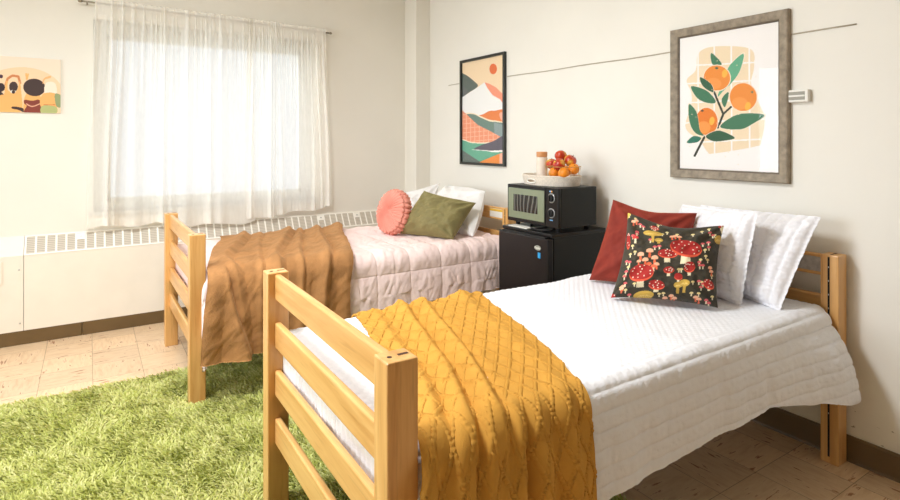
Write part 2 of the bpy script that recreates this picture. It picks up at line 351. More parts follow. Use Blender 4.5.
# ------------------------------------------------------------------ a small painter for printed surfaces
class Paint:
    def __init__(self, X, Y, bg):
        self.X, self.Y = X, Y; self.C = np.zeros(X.shape + (3,)); self.C[:] = srgb(*bg)[:3]
    def put(self, mask, col): self.C[mask] = srgb(*col)[:3]; return self
    def ell(self, cx, cy, rx, ry, col, rot=0, lower=None):
        a = math.radians(rot); dx, dy = self.X - cx, self.Y - cy
        u = dx * math.cos(a) + dy * math.sin(a); v = -dx * math.sin(a) + dy * math.cos(a)
        m = (u / rx) ** 2 + (v / ry) ** 2 < 1
        if lower is not None: m &= v < lower * ry
        return self.put(m, col)
    def mask(self, pts):
        m = np.zeros(self.X.shape, bool); n = len(pts)
        for i in range(n):
            (x1, y1), (x2, y2) = pts[i], pts[(i + 1) % n]
            if y1 == y2: continue
            c = ((y1 > self.Y) != (y2 > self.Y)) & (self.X < (x2 - x1) * (self.Y - y1) / (y2 - y1) + x1); m ^= c
        return m
    def poly(self, pts, col): return self.put(self.mask(pts), col)
    def curve(self, pts, col): return self.poly(closed_spline(pts), col)
    def line(self, pts, w, col):
        for (x1, y1), (x2, y2) in zip(pts[:-1], pts[1:]):
            d = np.hypot(x2 - x1, y2 - y1) + 1e-9; t = np.clip(((self.X - x1) * (x2 - x1) + (self.Y - y1) * (y2 - y1)) / d**2, 0, 1)
            self.put(np.hypot(self.X - x1 - t * (x2 - x1), self.Y - y1 - t * (y2 - y1)) < w / 2, col)
        return self
def closed_spline(pts, k=6):
    n = len(pts); out = []
    for i in range(n):
        p0, p1, p2, p3 = (np.array(pts[(i + j - 1) % n], float) for j in range(4))
        for s in range(k):
            t = s / k; out.append(tuple(0.5 * ((2 * p1) + (-p0 + p2) * t + (2 * p0 - 5 * p1 + 4 * p2 - p3) * t * t + (-p0 + 3 * p1 - 3 * p2 + p3) * t**3)))
    return out
def quad_coords(nu, nv, TL, TR, BR, BL):
    u, v = np.meshgrid(np.linspace(0, 1, nu), np.linspace(0, 1, nv), indexing='ij')      # v from bottom to top
    f = lambda i: (BL[i] * (1 - u) + BR[i] * u) * (1 - v) + (TL[i] * (1 - u) + TR[i] * u) * v
    return f(0), f(1)
def flat_print(name, origin_, udir, vdir, paint, parent, m=None):
    nu, nv = paint.X.shape
    u, v = np.meshgrid(np.linspace(0, 1, nu), np.linspace(0, 1, nv), indexing='ij')
    P = np.array(origin_)[None, None] + u[..., None] * np.array(udir) + v[..., None] * np.array(vdir)
    return obj(name, (P.reshape(-1, 3), gridfaces(nu, nv)), m or M['print_'], parent, color=paint.C.reshape(-1, 3))

# ================================================================== THE ROOM
RX, WY, ZC, LX, BY = 2.825, 4.945, 2.95, -2.3, -3.4
struct('floor', box(LX - .1, RX + .1, BY - .1, WY + .2, -0.1, 0.0), M['floor'])
struct('ceiling', box(LX - .1, RX + .1, BY - .1, WY + .2, ZC, ZC + .1), M['ceil'])
struct('wall_right', box(RX, RX + .1, BY - .1, WY + .2, 0, ZC), M['wallr'])
struct('wall_rear', box(LX, RX, BY - .1, BY, 0, ZC), mat('rear_wall_taupe', srgb(142, 136, 130), 0.7))
OX0, OX1, OZ0, OZ1 = 0.03, 1.73, 0.885, 2.335                       # window opening
struct('wall_window', merge(box(LX, OX0, WY, WY + .2, 0, ZC), box(OX1, RX, WY, WY + .2, 0, ZC), box(OX0, OX1, WY, WY + .2, 0, OZ0), box(OX0, OX1, WY, WY + .2, OZ1, ZC)), M['wall'])
QY0, QY1, QZ0, QZ1 = 1.6, 4.3, 0.85, 2.5                            # unseen window added in the left wall to bring in side light
struct('wall_left', merge(box(LX - .1, LX, BY, QY0, 0, ZC), box(LX - .1, LX, QY1, WY, 0, ZC), box(LX - .1, LX, QY0, QY1, 0, QZ0), box(LX - .1, LX, QY0, QY1, QZ1, ZC)), M['wall'])
struct('trim_1', box(2.667, RX, 4.713, WY, 0, ZC, 0.004), M['wall'])   # boxed pipe chase in the corner
def window(name, x0, x1, z0, z1, gx0, gx1, gz0, gz1, y0, y1):
    w = struct(name, merge(box(x0, gx0, y0, y1, z0, z1), box(gx1, x1, y0, y1, z0, z1), box(gx0, gx1, y0, y1, gz1, z1), box(gx0, gx1, y0, y1, z0, gz0),
        box(gx0, gx0 + .025, y0 + .015, y1 + .01, gz0, gz1), box(gx1 - .025, gx1, y0 + .015, y1 + .01, gz0, gz1), box(gx0, gx1, y0 + .015, y1 + .01, gz0, gz0 + .025), box(gx0, gx1, y0 + .015, y1 + .01, gz1 - .025, gz1)), M['wframe'])
    obj('window_pane', box(gx0, gx1, y1 - .012, y1 - .006, gz0, gz1), M['glass'], w)
    return w
w1 = window('window_1', OX0, OX1, OZ0, OZ1, 0.115, 1.63, 0.955, 2.225, WY + .045, WY + .10)
obj('window_sill', box(OX0 - .03, OX1 + .03, WY - .025, WY + .05, OZ0 - .03, OZ0, .004), M['wframe'], w1)
w2 = struct('added_side_window', merge(box(LX - .08, LX - .03, QY0, QY0 + .06, QZ0, QZ1), box(LX - .08, LX - .03, QY1 - .06, QY1, QZ0, QZ1), box(LX - .08, LX - .03, QY0 + .06, QY1 - .06, QZ0, QZ0 + .06), box(LX - .08, LX - .03, QY0 + .06, QY1 - .06, QZ1 - .06, QZ1)), M['wframe'])
obj('window_pane', box(LX - .06, LX - .054, QY0 + .06, QY1 - .06, QZ0 + .06, QZ1 - .06), M['glass'], w2)
struct('baseboard_right', prism([(RX, 0), (RX - .018, 0), (RX - .013, .012), (RX - .01, .10), (RX - .006, .112), (RX, .112)], 1, BY, 4.713), M['base'])
struct('baseboard_window', merge(box(LX, -0.042, 4.862, WY, 0, .097, .003), box(-0.039, 2.667, 4.862, WY, 0, .097, .003)), M['base'])

# radiator covers under the window
def rad_section(x0, x1):
    pr = [(4.86, .097), (4.86, .62), (4.935, .742), (WY - .002, .748), (WY - .002, .097)]
    return prism(pr, 0, x0, x1)
rl = thing('radiator_cover', 'cream metal radiator cover end section without grille, low on window wall', 'radiator cover', (-1.3, 4.9, .097))
obj('casing', rad_section(LX, -0.381), M['metal_white'], rl)
obj('access_hatch', box(-.75, -.497, 4.853, 4.861, .432, .588, .003), M['metal_white'], rl)
for (x, z) in ((-.405, .522), (-.40, .15)):
    obj('screw', box(x - .005, x + .005, 4.857, 4.861, z - .005, z + .005, .002), M['steel'], rl)
rr = thing('radiator_cover', 'long cream radiator cover with slatted grille along its sloping top', 'radiator cover', (1.1, 4.9, .097))
obj('casing', rad_section(-0.378, 2.667), M['metal_white'], rr)
sl = Vector((0, 4.935 - 4.86, .742 - .62)).normalized(); nn = Vector((0, -sl.z, sl.y))
def onslope(x, t, h): p = Vector((x, 4.86, .62)) + sl * t + nn * h; return (p.x, p.y, p.z)
def slope_box(x0, x1, t0, t1, h0, h1):
    V = [onslope(x, t, h) for x in (x0, x1) for t in (t0, t1) for h in (h0, h1)]
    return np.array(V), [(0, 1, 3, 2), (4, 6, 7, 5), (0, 4, 5, 1), (2, 3, 7, 6), (0, 2, 6, 4), (1, 5, 7, 3)]
obj('grille_backing', slope_box(-0.37, 2.66, .008, .137, -.002, .001), M['grille'], rr)
bars = [slope_box(-.378, 2.667, -.002, .009, -.002, .004), slope_box(-.378, 2.667, .136, .144, -.002, .004)]
x = -0.372
while x < 2.66:
    bars.append(slope_box(x - .006, x + .006, .008, .137, -.002, .003)); x += 0.059
obj('grille', merge(*bars), M['bar'], rr)
for x in (-.372 + 5.5 * .059, -.372 + 36.5 * .059, -.372 + 42.5 * .059):
    sp = obj('screw_plate', slope_box(x - .024, x + .024, .085, .133, 0, .006), M['bar'], rr)
    obj('screw', slope_box(x - .006, x + .006, .103, .115, .005, .009), M['steel'], sp)
obj('control_knob', lathe([(.002, 0), (.016, 0), (.016, .02), (.01, .026), (.002, .027)], (0.63, 4.915, .742), 16), M['blackmatt'], rr)

# ================================================================== CURTAINS
rodz = lambda x: 2.439 + (x + .035) * (2.405 - 2.439) / 1.878
rt = thing('curtain_rod', 'slim metal curtain rod above the bright window', 'curtain rod', (0.9, 4.875, 2.40))
obj('pole', tube([(-.04 + 1.885 * i / 12, 4.875, rodz(-.04 + 1.885 * i / 12)) for i in range(13)], .007, 10), M['rod'], rt, True)
for xx, s in ((-.04, -1), (1.845, 1)):
    obj('finial', lathe([(.007, 0), (.011, .004 * s), (.011, .02 * s), (.006, .026 * s), (.002, .028 * s)], (xx, 4.875, rodz(xx)), 14, 'x'), M['rod'], rt, True)
    obj('bracket', box(xx - .006 - .03 * s, xx + .006 - .03 * s, 4.875, WY, rodz(xx) - .012, rodz(xx) - .002, .002), M['rod'], rt)
def curtain(x0, x1, xb0, xb1, label, seed, phase, hem):
    nu, nv = 320, 90
    s, t = np.meshgrid(np.linspace(0, 1, nu), np.linspace(0, 1, nv), indexing='ij')     # t: 0 hem .. 1 top
    w = s + 0.012 * np.sin(s * 23 + phase) + 0.02 * np.sin(s * 7 + phase)
    xt = x0 + (x1 - x0) * w; xbm = xb0 + (xb1 - xb0) * w; k = sstep(0, 1, t)
    X = xbm * (1 - k) + xt * k
    ztop = rodz(X) + .032 + .004 * np.sin(s * 160 + phase); zb = hem(s)
    Z = zb + (ztop - zb) * t
    top = sstep(.86, .97, t)
    # few deep folds low down, many fine gathers at the rod
    fold = np.zeros_like(s); rr_ = np.random.default_rng(seed)
    for c in np.sort(rr_.random(9)):
        fw = .012 + .02 * rr_.random(); fold += (.018 + .022 * rr_.random()) * np.exp(-((s - c - .02 * (1 - t) * math.sin(c * 30)) / fw) ** 2)
    gath = .012 * np.sin(s * 2 * PI * 20 + 2 * np.sin(s * 17 + phase)) + .006 * np.sin(s * 2 * PI * 37 + phase)
    soft = .010 * vnoise(s * 9, t * 2.2, seed + 3)
    Y = 4.872 - fold * (1 - .6 * top) - soft * (1 - top) - gath * (.06 + .94 * sstep(.45, .95, t)) * (1 - .55 * sstep(.955, .975, t) * (1 - sstep(.985, .995, t)))
    X = X + .004 * np.cos(s * 2 * PI * 26) * top
    Y = np.minimum(Y, 4.905 - .042 * sstep(.86, .93, t))
    P = np.stack([X, Y, Z], 2)
    c = obj('sheer_curtain', (P.reshape(-1, 3), gridfaces(nu, nv)), M['curtain'], None, True)
    tag(c, label, 'curtain', 'sheer curtains')
    ORG[c.name] = c.location.copy()
    j = 3                                                            # hem band, a second layer of voile
    H = P[:, :j + 1].copy(); H[..., 1] -= .003
    obj('hem', (H.reshape(-1, 3), gridfaces(nu, j + 1)), M['curtain'], c, True)
    return c
curtain(.02, 1.16, -.03, 1.18, 'wider sheer white curtain on the rod, nearer the wall picture of people', 3, 0.4, lambda s: .765 + .02 * np.sin(s * 6.0) + .015 * np.sin(s * 19) - .02 * s)
curtain(1.10, 1.80, 1.07, 1.86, 'narrower sheer white curtain on the rod, nearer the corner with the pillows', 8, 2.1, lambda s: .745 + .075 * s + .01 * np.sin(s * 14))

# ================================================================== BEDS
BL_ = 2.243; BW2, BW1 = 1.08, 1.13
def post(x0, y0, inner, parent):
    p = obj('post', box(x0, x0 + .08, y0, y0 + .072, 0, .914, .004), M['wz'], parent)
    obj('slot', box(x0 + .045, x0 + .072, y0 + .032, y0 + .042, .9, .9146), M['dark'], p)
    obj('bolt_hole', lathe([(.006, 0), (.006, .0148), (.001, .0148)], (x0 + .022, y0 + .034, .90), 12), M['dark'], p)
    xi = x0 + .08 if inner > 0 else x0
    if inner < 0:
        for zz in (.86, .80, .74, .68, .30, .22): obj('hook_pin', box(xi - .0016, xi, y0 + .036, y0 + .040, zz - .003, zz + .003), M['steel'], p)
    g = obj('hook_groove', box(xi - .0008, xi + .0008, y0 + .034, y0 + .042, .03, .905), M['slotdark'], p)
    return p
def make_bed(loc, label, BW):
    b = thing('bed_frame', label, 'bed', loc, 'wooden bed frames')
    ox, oy = loc[0], loc[1]
    for (px, inner) in ((0, 1), (BL_ - .08, -1)):
        for py in (0, BW - .072): post(ox + px, oy + py, inner, b)
    for (rx0, nm) in ((.026, 'foot_rail'), (BL_ - .05, 'head_rail')):
        for k in range(4):
            zt = .908 - .181 * k
            obj(nm, box(ox + rx0, ox + rx0 + .024, oy + .07, oy + BW - .07, zt - .096, zt, .007, 3), M['wy'], b)
    for py in (.03, BW - .055):
        obj('side_rail', box(ox + .081, ox + BL_ - .081, oy + py, oy + py + .025, .37, .47, .003), M['frame_steel'], b)
    obj('mattress_deck', box(ox + .10, ox + BL_ - .10, oy + .06, oy + BW - .06, .462, .482), M['frame_steel'], b)
    return b
B2 = (0.558, 1.116, 0.0); B1 = (0.447, 3.213, 0.0)
bed2 = make_bed(B2, 'light maple slatted bed frame in front, carrying the white quilt', BW2)
bed2.rotation_euler.z = math.radians(-.33)
bed1 = make_bed(B1, 'light maple slatted bed frame next to the radiator, with the pink comforter', BW1)
bed1.rotation_euler.z = math.radians(.35)
# stickers on the headboards
def sticker(b, B, y0, y1, yellow):
    x = B[0] + BL_ - .0505
    ORG[b.name] = Vector(B)
    s = obj('sticker', box(x - .0012, x, B[1] + y0, B[1] + y1, .828, .893), M['greytag'] if not yellow else M['paper'], b)
    if yellow: 
        ORG[s.name] = Vector(B); obj('sticker_band', box(x - .0022, x - .001, B[1] + y0, B[1] + y1, .874, .891), M['yellow'], s)
sticker(bed2, B2, .075, .26, False); sticker(bed1, B1, .085, .26, True)

ZT = .668
def mattress(B, label, BW):
    m = obj('mattress', box(B[0] + .10, B[0] + BL_ - .11, B[1] + .045, B[1] + BW - .045, .484, ZT - .005, .04, 4), M['mattress'], None, True)
    return tag(m, label, 'mattress', 'twin mattresses')
mattress(B2, 'white mattress under the white quilt in the front bed', BW2); mattress(B1, 'pale mattress under the pink comforter in the far bed', BW1)

class Top:
    """sheet surface over a mattress: d<0 on top (measured from near edge), d>0 hanging; far side likewise"""
    def __init__(s, y0, y1, z, r): s.y0, s.y1, s.z, s.r = y0, y1, z, r
    def at(s, X, d, off, flare=0.0, fard=None):
        r = s.r; W = (s.y1 - s.y0) - 2 * r
        a = np.clip(d / r, 0, PI / 2); hang = np.maximum(d - r * PI / 2, 0)
        y = s.y0 + r - np.minimum(d, 0) * 1.0 - r * np.sin(a) - flare * .34 * (1 - np.exp(-hang / .13))
        z = s.z - r + r * np.cos(a) - hang
        ny, nz = -np.sin(a), np.cos(a)
        e = -d - W; b = np.clip(e / r, 0, PI / 2); hang2 = np.maximum(e - r * PI / 2, 0); far = e > 0
        y = np.where(far, s.y1 - r + r * np.sin(b), y); z = np.where(far, s.z - r + r * np.cos(b) - hang2, z)
        ny = np.where(far, np.sin(b), ny); nz = np.where(far, np.cos(b), nz)
        return np.stack([X, y + off * ny, z + off * nz], 2)

# ---- white quilt (front bed)
def white_quilt():
    y0, y1, r = B2[1] + .025, B2[1] + BW2 - .02, .055
    T = Top(y0, y1, ZT + .002, r); xf, xh = B2[0] + .095, 2.702
    nu, nv = 430, 330
    s, t = np.meshgrid(np.linspace(-.20, xh - xf, nu), np.linspace(0, 1, nv), indexing='ij')
    X0 = xf + np.maximum(s, 0)
    drop = smooth_interp(X0, [.6, 1.2, 1.6, 1.9, 2.1, 2.3, 2.5, 2.62, 2.72], [.30, .29, .272, .265, .262, .278, .312, .336, .342]) + .006 * vnoise(X0 * 6, X0 * 0, 5)
    W = (y1 - y0) - 2 * r
    dmin = -(W + r * PI / 2 + .16)
    D = dmin + (drop + r * .57 - dmin) * t
    flare = .10 + .28 * sstep(2.1, 2.72, X0)
    soft = sstep(-.30, -.02, D)
    # quilting: pebble diamonds on top, long channels near the edge and down the drop
    cell = .021
    p, q = (X0 + D) / cell, (X0 - D) / cell
    diam = np.abs(np.sin(PI * p / 1.6) * np.sin(PI * q / 1.6)) ** .6
    wch = sstep(-.035, .02, D) * .85 + .15 * sstep(-.2, -.17, D)
    ch = (D + .10) / .0475; frac = np.abs(ch - np.round(ch)) * .0475
    chan = 1 - np.exp(-(frac / .006) ** 2)
    puck = .5 + .5 * vnoise(X0 * 75 + D * 20, D * 28 + 3 * np.round(ch), 11)
    relief = (1 - wch) * .0028 * diam + wch * (.0026 * chan + .0042 * puck * chan)
    wrink = .004 * fbm(X0 * 5, D * 5, 21) + .006 * sstep(.03, .12, D) * vnoise(X0 * 9 + D * 3, D * 4, 31) + .004 * sstep(.05, .2, D) * vnoise(X0 * 22, D * 5, 41)
    P = T.at(X0, D, .008 + relief + wrink, flare)
    # the foot end turns down in the same way
    f = np.maximum(-s, 0); rf = .04; a = np.clip(f / rf, 0, PI / 2); h = np.maximum(f - rf * PI / 2, 0)
    P[..., 0] -= np.where(f > 0, rf * np.sin(a) * 0.6, 0); P[..., 2] -= rf * (1 - np.cos(a)) + h
    P[..., 0] -= np.where(f > 0, relief * 1.2 + .006 * vnoise(D * 14, f * 20, 3), 0)
    P[..., 2] = np.maximum(P[..., 2], .28)
    # head corner lifts outward into a soft wave
    o = obj('quilt', shell(P, .006), M['quilt'], None, True)
    return tag(o, 'white stitched quilt spread over the front bed and hanging down its side', 'quilt')
white_quilt()

# ---- a throw laid across a bed
def throw(name, T, xl, xr, dfar, dnear, base, ridges, knit, nu, nv, m, label, cat, hangfold, seed, th=.006, hemfn=None, tflare=.03):
    s, t = np.meshgrid(np.linspace(0, 1, nu), np.linspace(0, 1, nv), indexing='ij')
    dn = dnear if hemfn is None else dnear + hemfn(s)
    df = dfar + .012 * vnoise(s * 7, s * 0, seed + 9)
    D = df + (dn - df) * t
    X = smooth_interp(D, *xl) * (1 - s) + smooth_interp(D, *xr) * s
    off = np.full_like(s, base)
    lim = .001
    for path, w, h, sk in ridges:
        c = smooth_interp(D, path[0], path[1]); hh = smooth_interp(D, *h) if isinstance(h, tuple) else h
        u = (s - c) / w
        off += hh * np.exp(-np.abs(np.where(u > 0, u * sk, u)) ** 1.5) - .28 * hh * np.exp(-((u - 1.15) / .45) ** 2)
        X = X + .35 * hh * u * np.exp(-u ** 2)
    hk = sstep(-.05, .12, D)
    off += hk * hangfold(s, D)
    off += .004 * fbm(s * 6, D * 7, seed) + (.0045 * (1 - np.abs(fbm(X * 11 + D * 7, D * 6, seed + 5)) * 1.5) if knit is None else 0)
    if knit is not None: off += knit(s, X, D)
    P = T.at(X, D, off, tflare)
    o = obj(name, shell(P, th), m, None, True); return tag(o, label, cat)

Ty = Top(B2[1] + .014, B2[1] + BW2 - .01, ZT + .016, .06)
W2 = (Ty.y1 - Ty.y0) - 2 * Ty.r
def knit(s, X, D):
    S = s * .62
    a, b = .062, .114
    p = S / a + D / b; q = S / a - D / b
    g = lambda v: np.exp(-((np.abs(v - np.round(v))) / .062) ** 2) - .45 * np.exp(-((np.abs(v - np.round(v)) - .135) / .05) ** 2)
    bead = .72 + .28 * np.sin(D * 2 * PI / .0085)
    big = .5 + .5 * np.sign(np.sin(S * 2 * PI / .31 + .6))
    dd = np.maximum(g(p), g(q))
    return .0060 * np.where(dd > 0, dd * bead, dd)
yl = ([-1.2, -W2 - .02, -.62, -.25, 0, .1, .5], [.93, .92, .85, .76, .67, .625, .60])
yr = ([-1.2, -W2 - .02, -.9, -.55, -.2, 0, .1, .25, .5], [1.585, 1.56, 1.535, 1.43, 1.315, 1.23, 1.195, 1.175, 1.16])
yridges = [(([-1.1, -.5, -.1, .1, .5], [.36, .30, .27, .25, .22]), .050, ([-1.2, -.6, 0, .5], [.024, .026, .03, .03]), 2.2),
           (([-1.1, -.5, -.1, .1, .5], [.53, .46, .43, .42, .40]), .055, ([-1.2, -.6, 0, .5], [.020, .030, .032, .03]), 2.2),
           (([-1.1, -.5, -.1, .1, .5], [.84, .84, .86, .86, .86]), .07, ([-1.2, -.8, -.2, .5], [.034, .014, .006, .012]), 1.4),
           (([-1.1, -.5, -.1, .1, .5], [.14, .12, .12, .10, .10]), .05, ([-1.2, -.6, 0, .5], [.008, .012, .02, .03]), 1.6)]
throw('throw_blanket', Ty, yl, yr, -W2 - .05, .52, .010, yridges, knit, 230, 560, M['mustard'],
      'mustard yellow knitted throw with diamond pattern across the white quilt', 'throw blanket',
      lambda s, D: .040 * np.abs(np.sin(s * 2 * PI * 3.1 + 1.0 + 2 * D)) ** 1.5 * (1 - .7 * sstep(.5, .75, s)) + .020 * np.abs(np.sin(s * 2 * PI * 2.4 + .5 + D * 1.5)) ** 1.6 * sstep(.05, .22, D), 51, .006, None, .15)

# ---- pink comforter (far bed)
def pink_comforter():
    y0, y1, r = B1[1] + .015, B1[1] + BW1 - .03, .07
    T = Top(y0, y1, ZT + .006, r); xf, xh = B1[0] + .085, B1[0] + BL_ - .105
    nu, nv = 330, 260
    s, t = np.meshgrid(np.linspace(-.2, xh - xf, nu), np.linspace(0, 1, nv), indexing='ij')
    X0 = xf + np.maximum(s, 0); W = (y1 - y0) - 2 * r
    dmin = -(W + r * PI / 2 + .2); D = dmin + (.36 - dmin) * t
    cx = (X0 - 1.53) / .24; cy = (D - .154) / .25
    fx = np.abs(cx - np.round(cx)) * .24; fy = np.abs(cy - np.round(cy)) * .25
    puff = (1 - np.exp(-(fx / .035) ** 2)) * (1 - np.exp(-(fy / .035) ** 2))
    groove = -np.exp(-(fx / .005) ** 2) - np.exp(-(fy / .005) ** 2)
    rg = lambda v: 1 - np.abs(v) * 1.6
    cellr = np.floor(cx + .5) * 1.7 + np.floor(cy + .5) * 2.9
    wr = .0065 * rg(vnoise(X0 * 13 + D * 6 * np.sin(cellr), D * 5, 61)) + .004 * rg(vnoise(X0 * 30 + D * 16 * np.sin(cellr + 1), D * 9, 67)) - .006
    off = .012 + .009 * puff + .003 * groove + wr * (.3 + .7 * puff) + .0025 * (1 - np.abs(vnoise(X0 * 60 + D * 40, D * 22, 69)))
    P = T.at(X0, D, off, .06)
    f = np.maximum(-s, 0); rf = .06; a = np.clip(f / rf, 0, PI / 2); h = np.maximum(f - rf * PI / 2, 0)
    P[..., 0] -= np.where(f > 0, rf * np.sin(a) * .25, 0); P[..., 2] -= rf * (1 - np.cos(a)) + h
    P[..., 2] = np.maximum(P[..., 2], .12)
    o = obj('comforter', shell(P, .012), M['pink'], None, True)
    return tag(o, 'pale pink box-stitched comforter covering the far bed', 'comforter')
pink_comforter()

# ---- brown throw (far bed)
Tb = Top(B1[1] - .02, B1[1] + BW1 - .02, ZT + .038, .07); W1 = (Tb.y1 - Tb.y0) - 2 * Tb.r
bl = ([-1.2, -W1, -.5, -.15, .03, .12, .3, .6], [.80, .795, .655, .575, .535, .515, .495, .478])
br = ([-1.2, -W1, -.75, -.35, 0, .1, .6], [1.72, 1.71, 1.62, 1.50, 1.38, 1.345, 1.335])
def bpath(a, b, c): return ([-1.15, -.55, -.05, .12, .55], [a, (a + b) / 2, b, (b + c) / 2, c])
bridges = [(bpath(.19, .12, .28), .045, .026, 2.2), (bpath(.30, .33, .37), .024, .012, 2.2), (bpath(.56, .44, .50), .045, .030, 3.0),
           (bpath(.64, .61, .65), .026, .018, 3.0), (bpath(.78, .82, .79), .040, .026, 3.0), (bpath(.97, .97, .97), .05, ([-1.2, -.6, 0, .6], [.034, .016, .012, .012]), 1.5)]
def bhang(s, D):
    edge = .09 + .20 * np.clip((D + .02) / .5, 0, 1)                          # the turned-back flap at the foot end
    flap = .052 * (1 - sstep(edge - .012, edge + .014, s)) * sstep(.0, .10, D)
    return flap + .022 * np.abs(np.sin(s * 2 * PI * 1.9 + .8 + np.sin(s * 9))) ** 1.4 * sstep(.02, .3, D)
throw('throw_blanket', Tb, bl, br, -W1 - .03, .49, .016, bridges, None, 260, 300, M['brown'],
      'brown plush throw draped in folds across the pink comforter', 'throw blanket', bhang, 71, .008, lambda s: .012 * np.sin(s * 7.0))

# ================================================================== PILLOWS
def pillow_geo(BLc, BRc, TRc, TLc, T, pinch=.07, n=60, flange=0.0, channels=0, wr=.006, seed=1, power=.5, sag=.2, dent=0.0):
    u, v = np.meshgrid(np.linspace(-1, 1, n), np.linspace(-1, 1, n), indexing='ij')
    BLc, BRc, TRc, TLc = (np.array(c, float) for c in (BLc, BRc, TRc, TLc))
    uu = u * (1 - pinch * (1 - v * v) * np.abs(u) ** 2); vv = v * (1 - pinch * (1 - u * u) * np.abs(v) ** 2)
    vv = vv - dent * (1 - u * u) ** 2 * sstep(.0, 1, v)
    a, b = ((uu + 1) / 2)[..., None], ((vv + 1) / 2)[..., None]
    C = (BLc * (1 - a) + BRc * a) * (1 - b) + (TLc * (1 - a) + TRc * a) * b
    N = np.cross(BRc - BLc + TRc - TLc, TLc - BLc + TRc - BRc); N = N / np.linalg.norm(N)
    k = 1 - flange
    hu = np.clip(1 - (np.abs(u) / k) ** 2.4, 0, 1); hv = np.clip(1 - (np.abs(v) / k) ** 2.4, 0, 1)
    h = T * (hu * hv) ** power * (1 - sag * v)
    e = sstep(.0, .5, np.abs(u)) * sstep(.0, .5, np.abs(v))
    w = wr * fbm(u * 3 + seed, v * 3, seed) * (hu * hv) ** .3 + wr * .8 * np.sin(12 * np.arctan2(np.abs(v) - 1.1, np.abs(u) - 1.1)) * e * (hu * hv) ** .4
    if channels:
        c = u * channels; fr = np.abs(c - np.round(c)); w = w + .009 * (1 - np.exp(-(fr / .13) ** 2)) * (hu > 0) + .0035 * vnoise(u * 7 + 5 * np.round(c), v * 24, seed + 4)
    rim = .0025 * (1 - (np.abs(u) > .999)) * (1 - (np.abs(v) > .999))
    Fp = C + N * (h + w + rim)[..., None]; Bp = C - N * (h * .9 - .4 * w + rim)[..., None]
    V = np.vstack([Fp.reshape(-1, 3), Bp.reshape(-1, 3)])
    return V, np.vstack([gridfaces(n, n), gridfaces(n, n, n * n, True)]), (u, v)
def pillow(name, m, label, cat, group=None, color=None, **kw):
    V, Fc, _ = pillow_geo(**kw)
    o = obj(name, (V, Fc), m, None, True, color=color); return tag(o, label, cat, group)
ZQ = .69
# front bed
pillow('pillow', M['sham'], 'white quilted sham against headboard, partly hidden behind the other sham', 'pillow', 'white quilted shams',
       BLc=(2.67, 1.78, ZQ), BRc=(2.475, 1.225, ZQ - .003), TRc=(2.665, 1.148, 1.083), TLc=(2.765, 1.78, 1.07), T=.062, pinch=.02, n=120, flange=.05, channels=6, seed=5, wr=.008)
pillow('pillow', M['sham'], 'white quilted sham directly behind the rust and mushroom cushions', 'pillow', 'white quilted shams',
       BLc=(2.575, 1.93, ZQ), BRc=(2.405, 1.352, ZQ - .002), TRc=(2.475, 1.318, 1.096), TLc=(2.715, 1.852, 1.068), T=.075, pinch=.02, n=120, flange=.05, channels=6, seed=9, wr=.009)
pillow('cushion', M['rust'], 'plain rust red velvet cushion behind the mushroom cushion', 'cushion', None,
       BLc=(2.185, 2.035, ZQ), BRc=(2.36, 1.60, ZQ), TRc=(2.52, 1.64, 1.058), TLc=(2.335, 2.006, 1.103), T=.095, pinch=.06, n=90, seed=3, wr=.012, dent=.09)
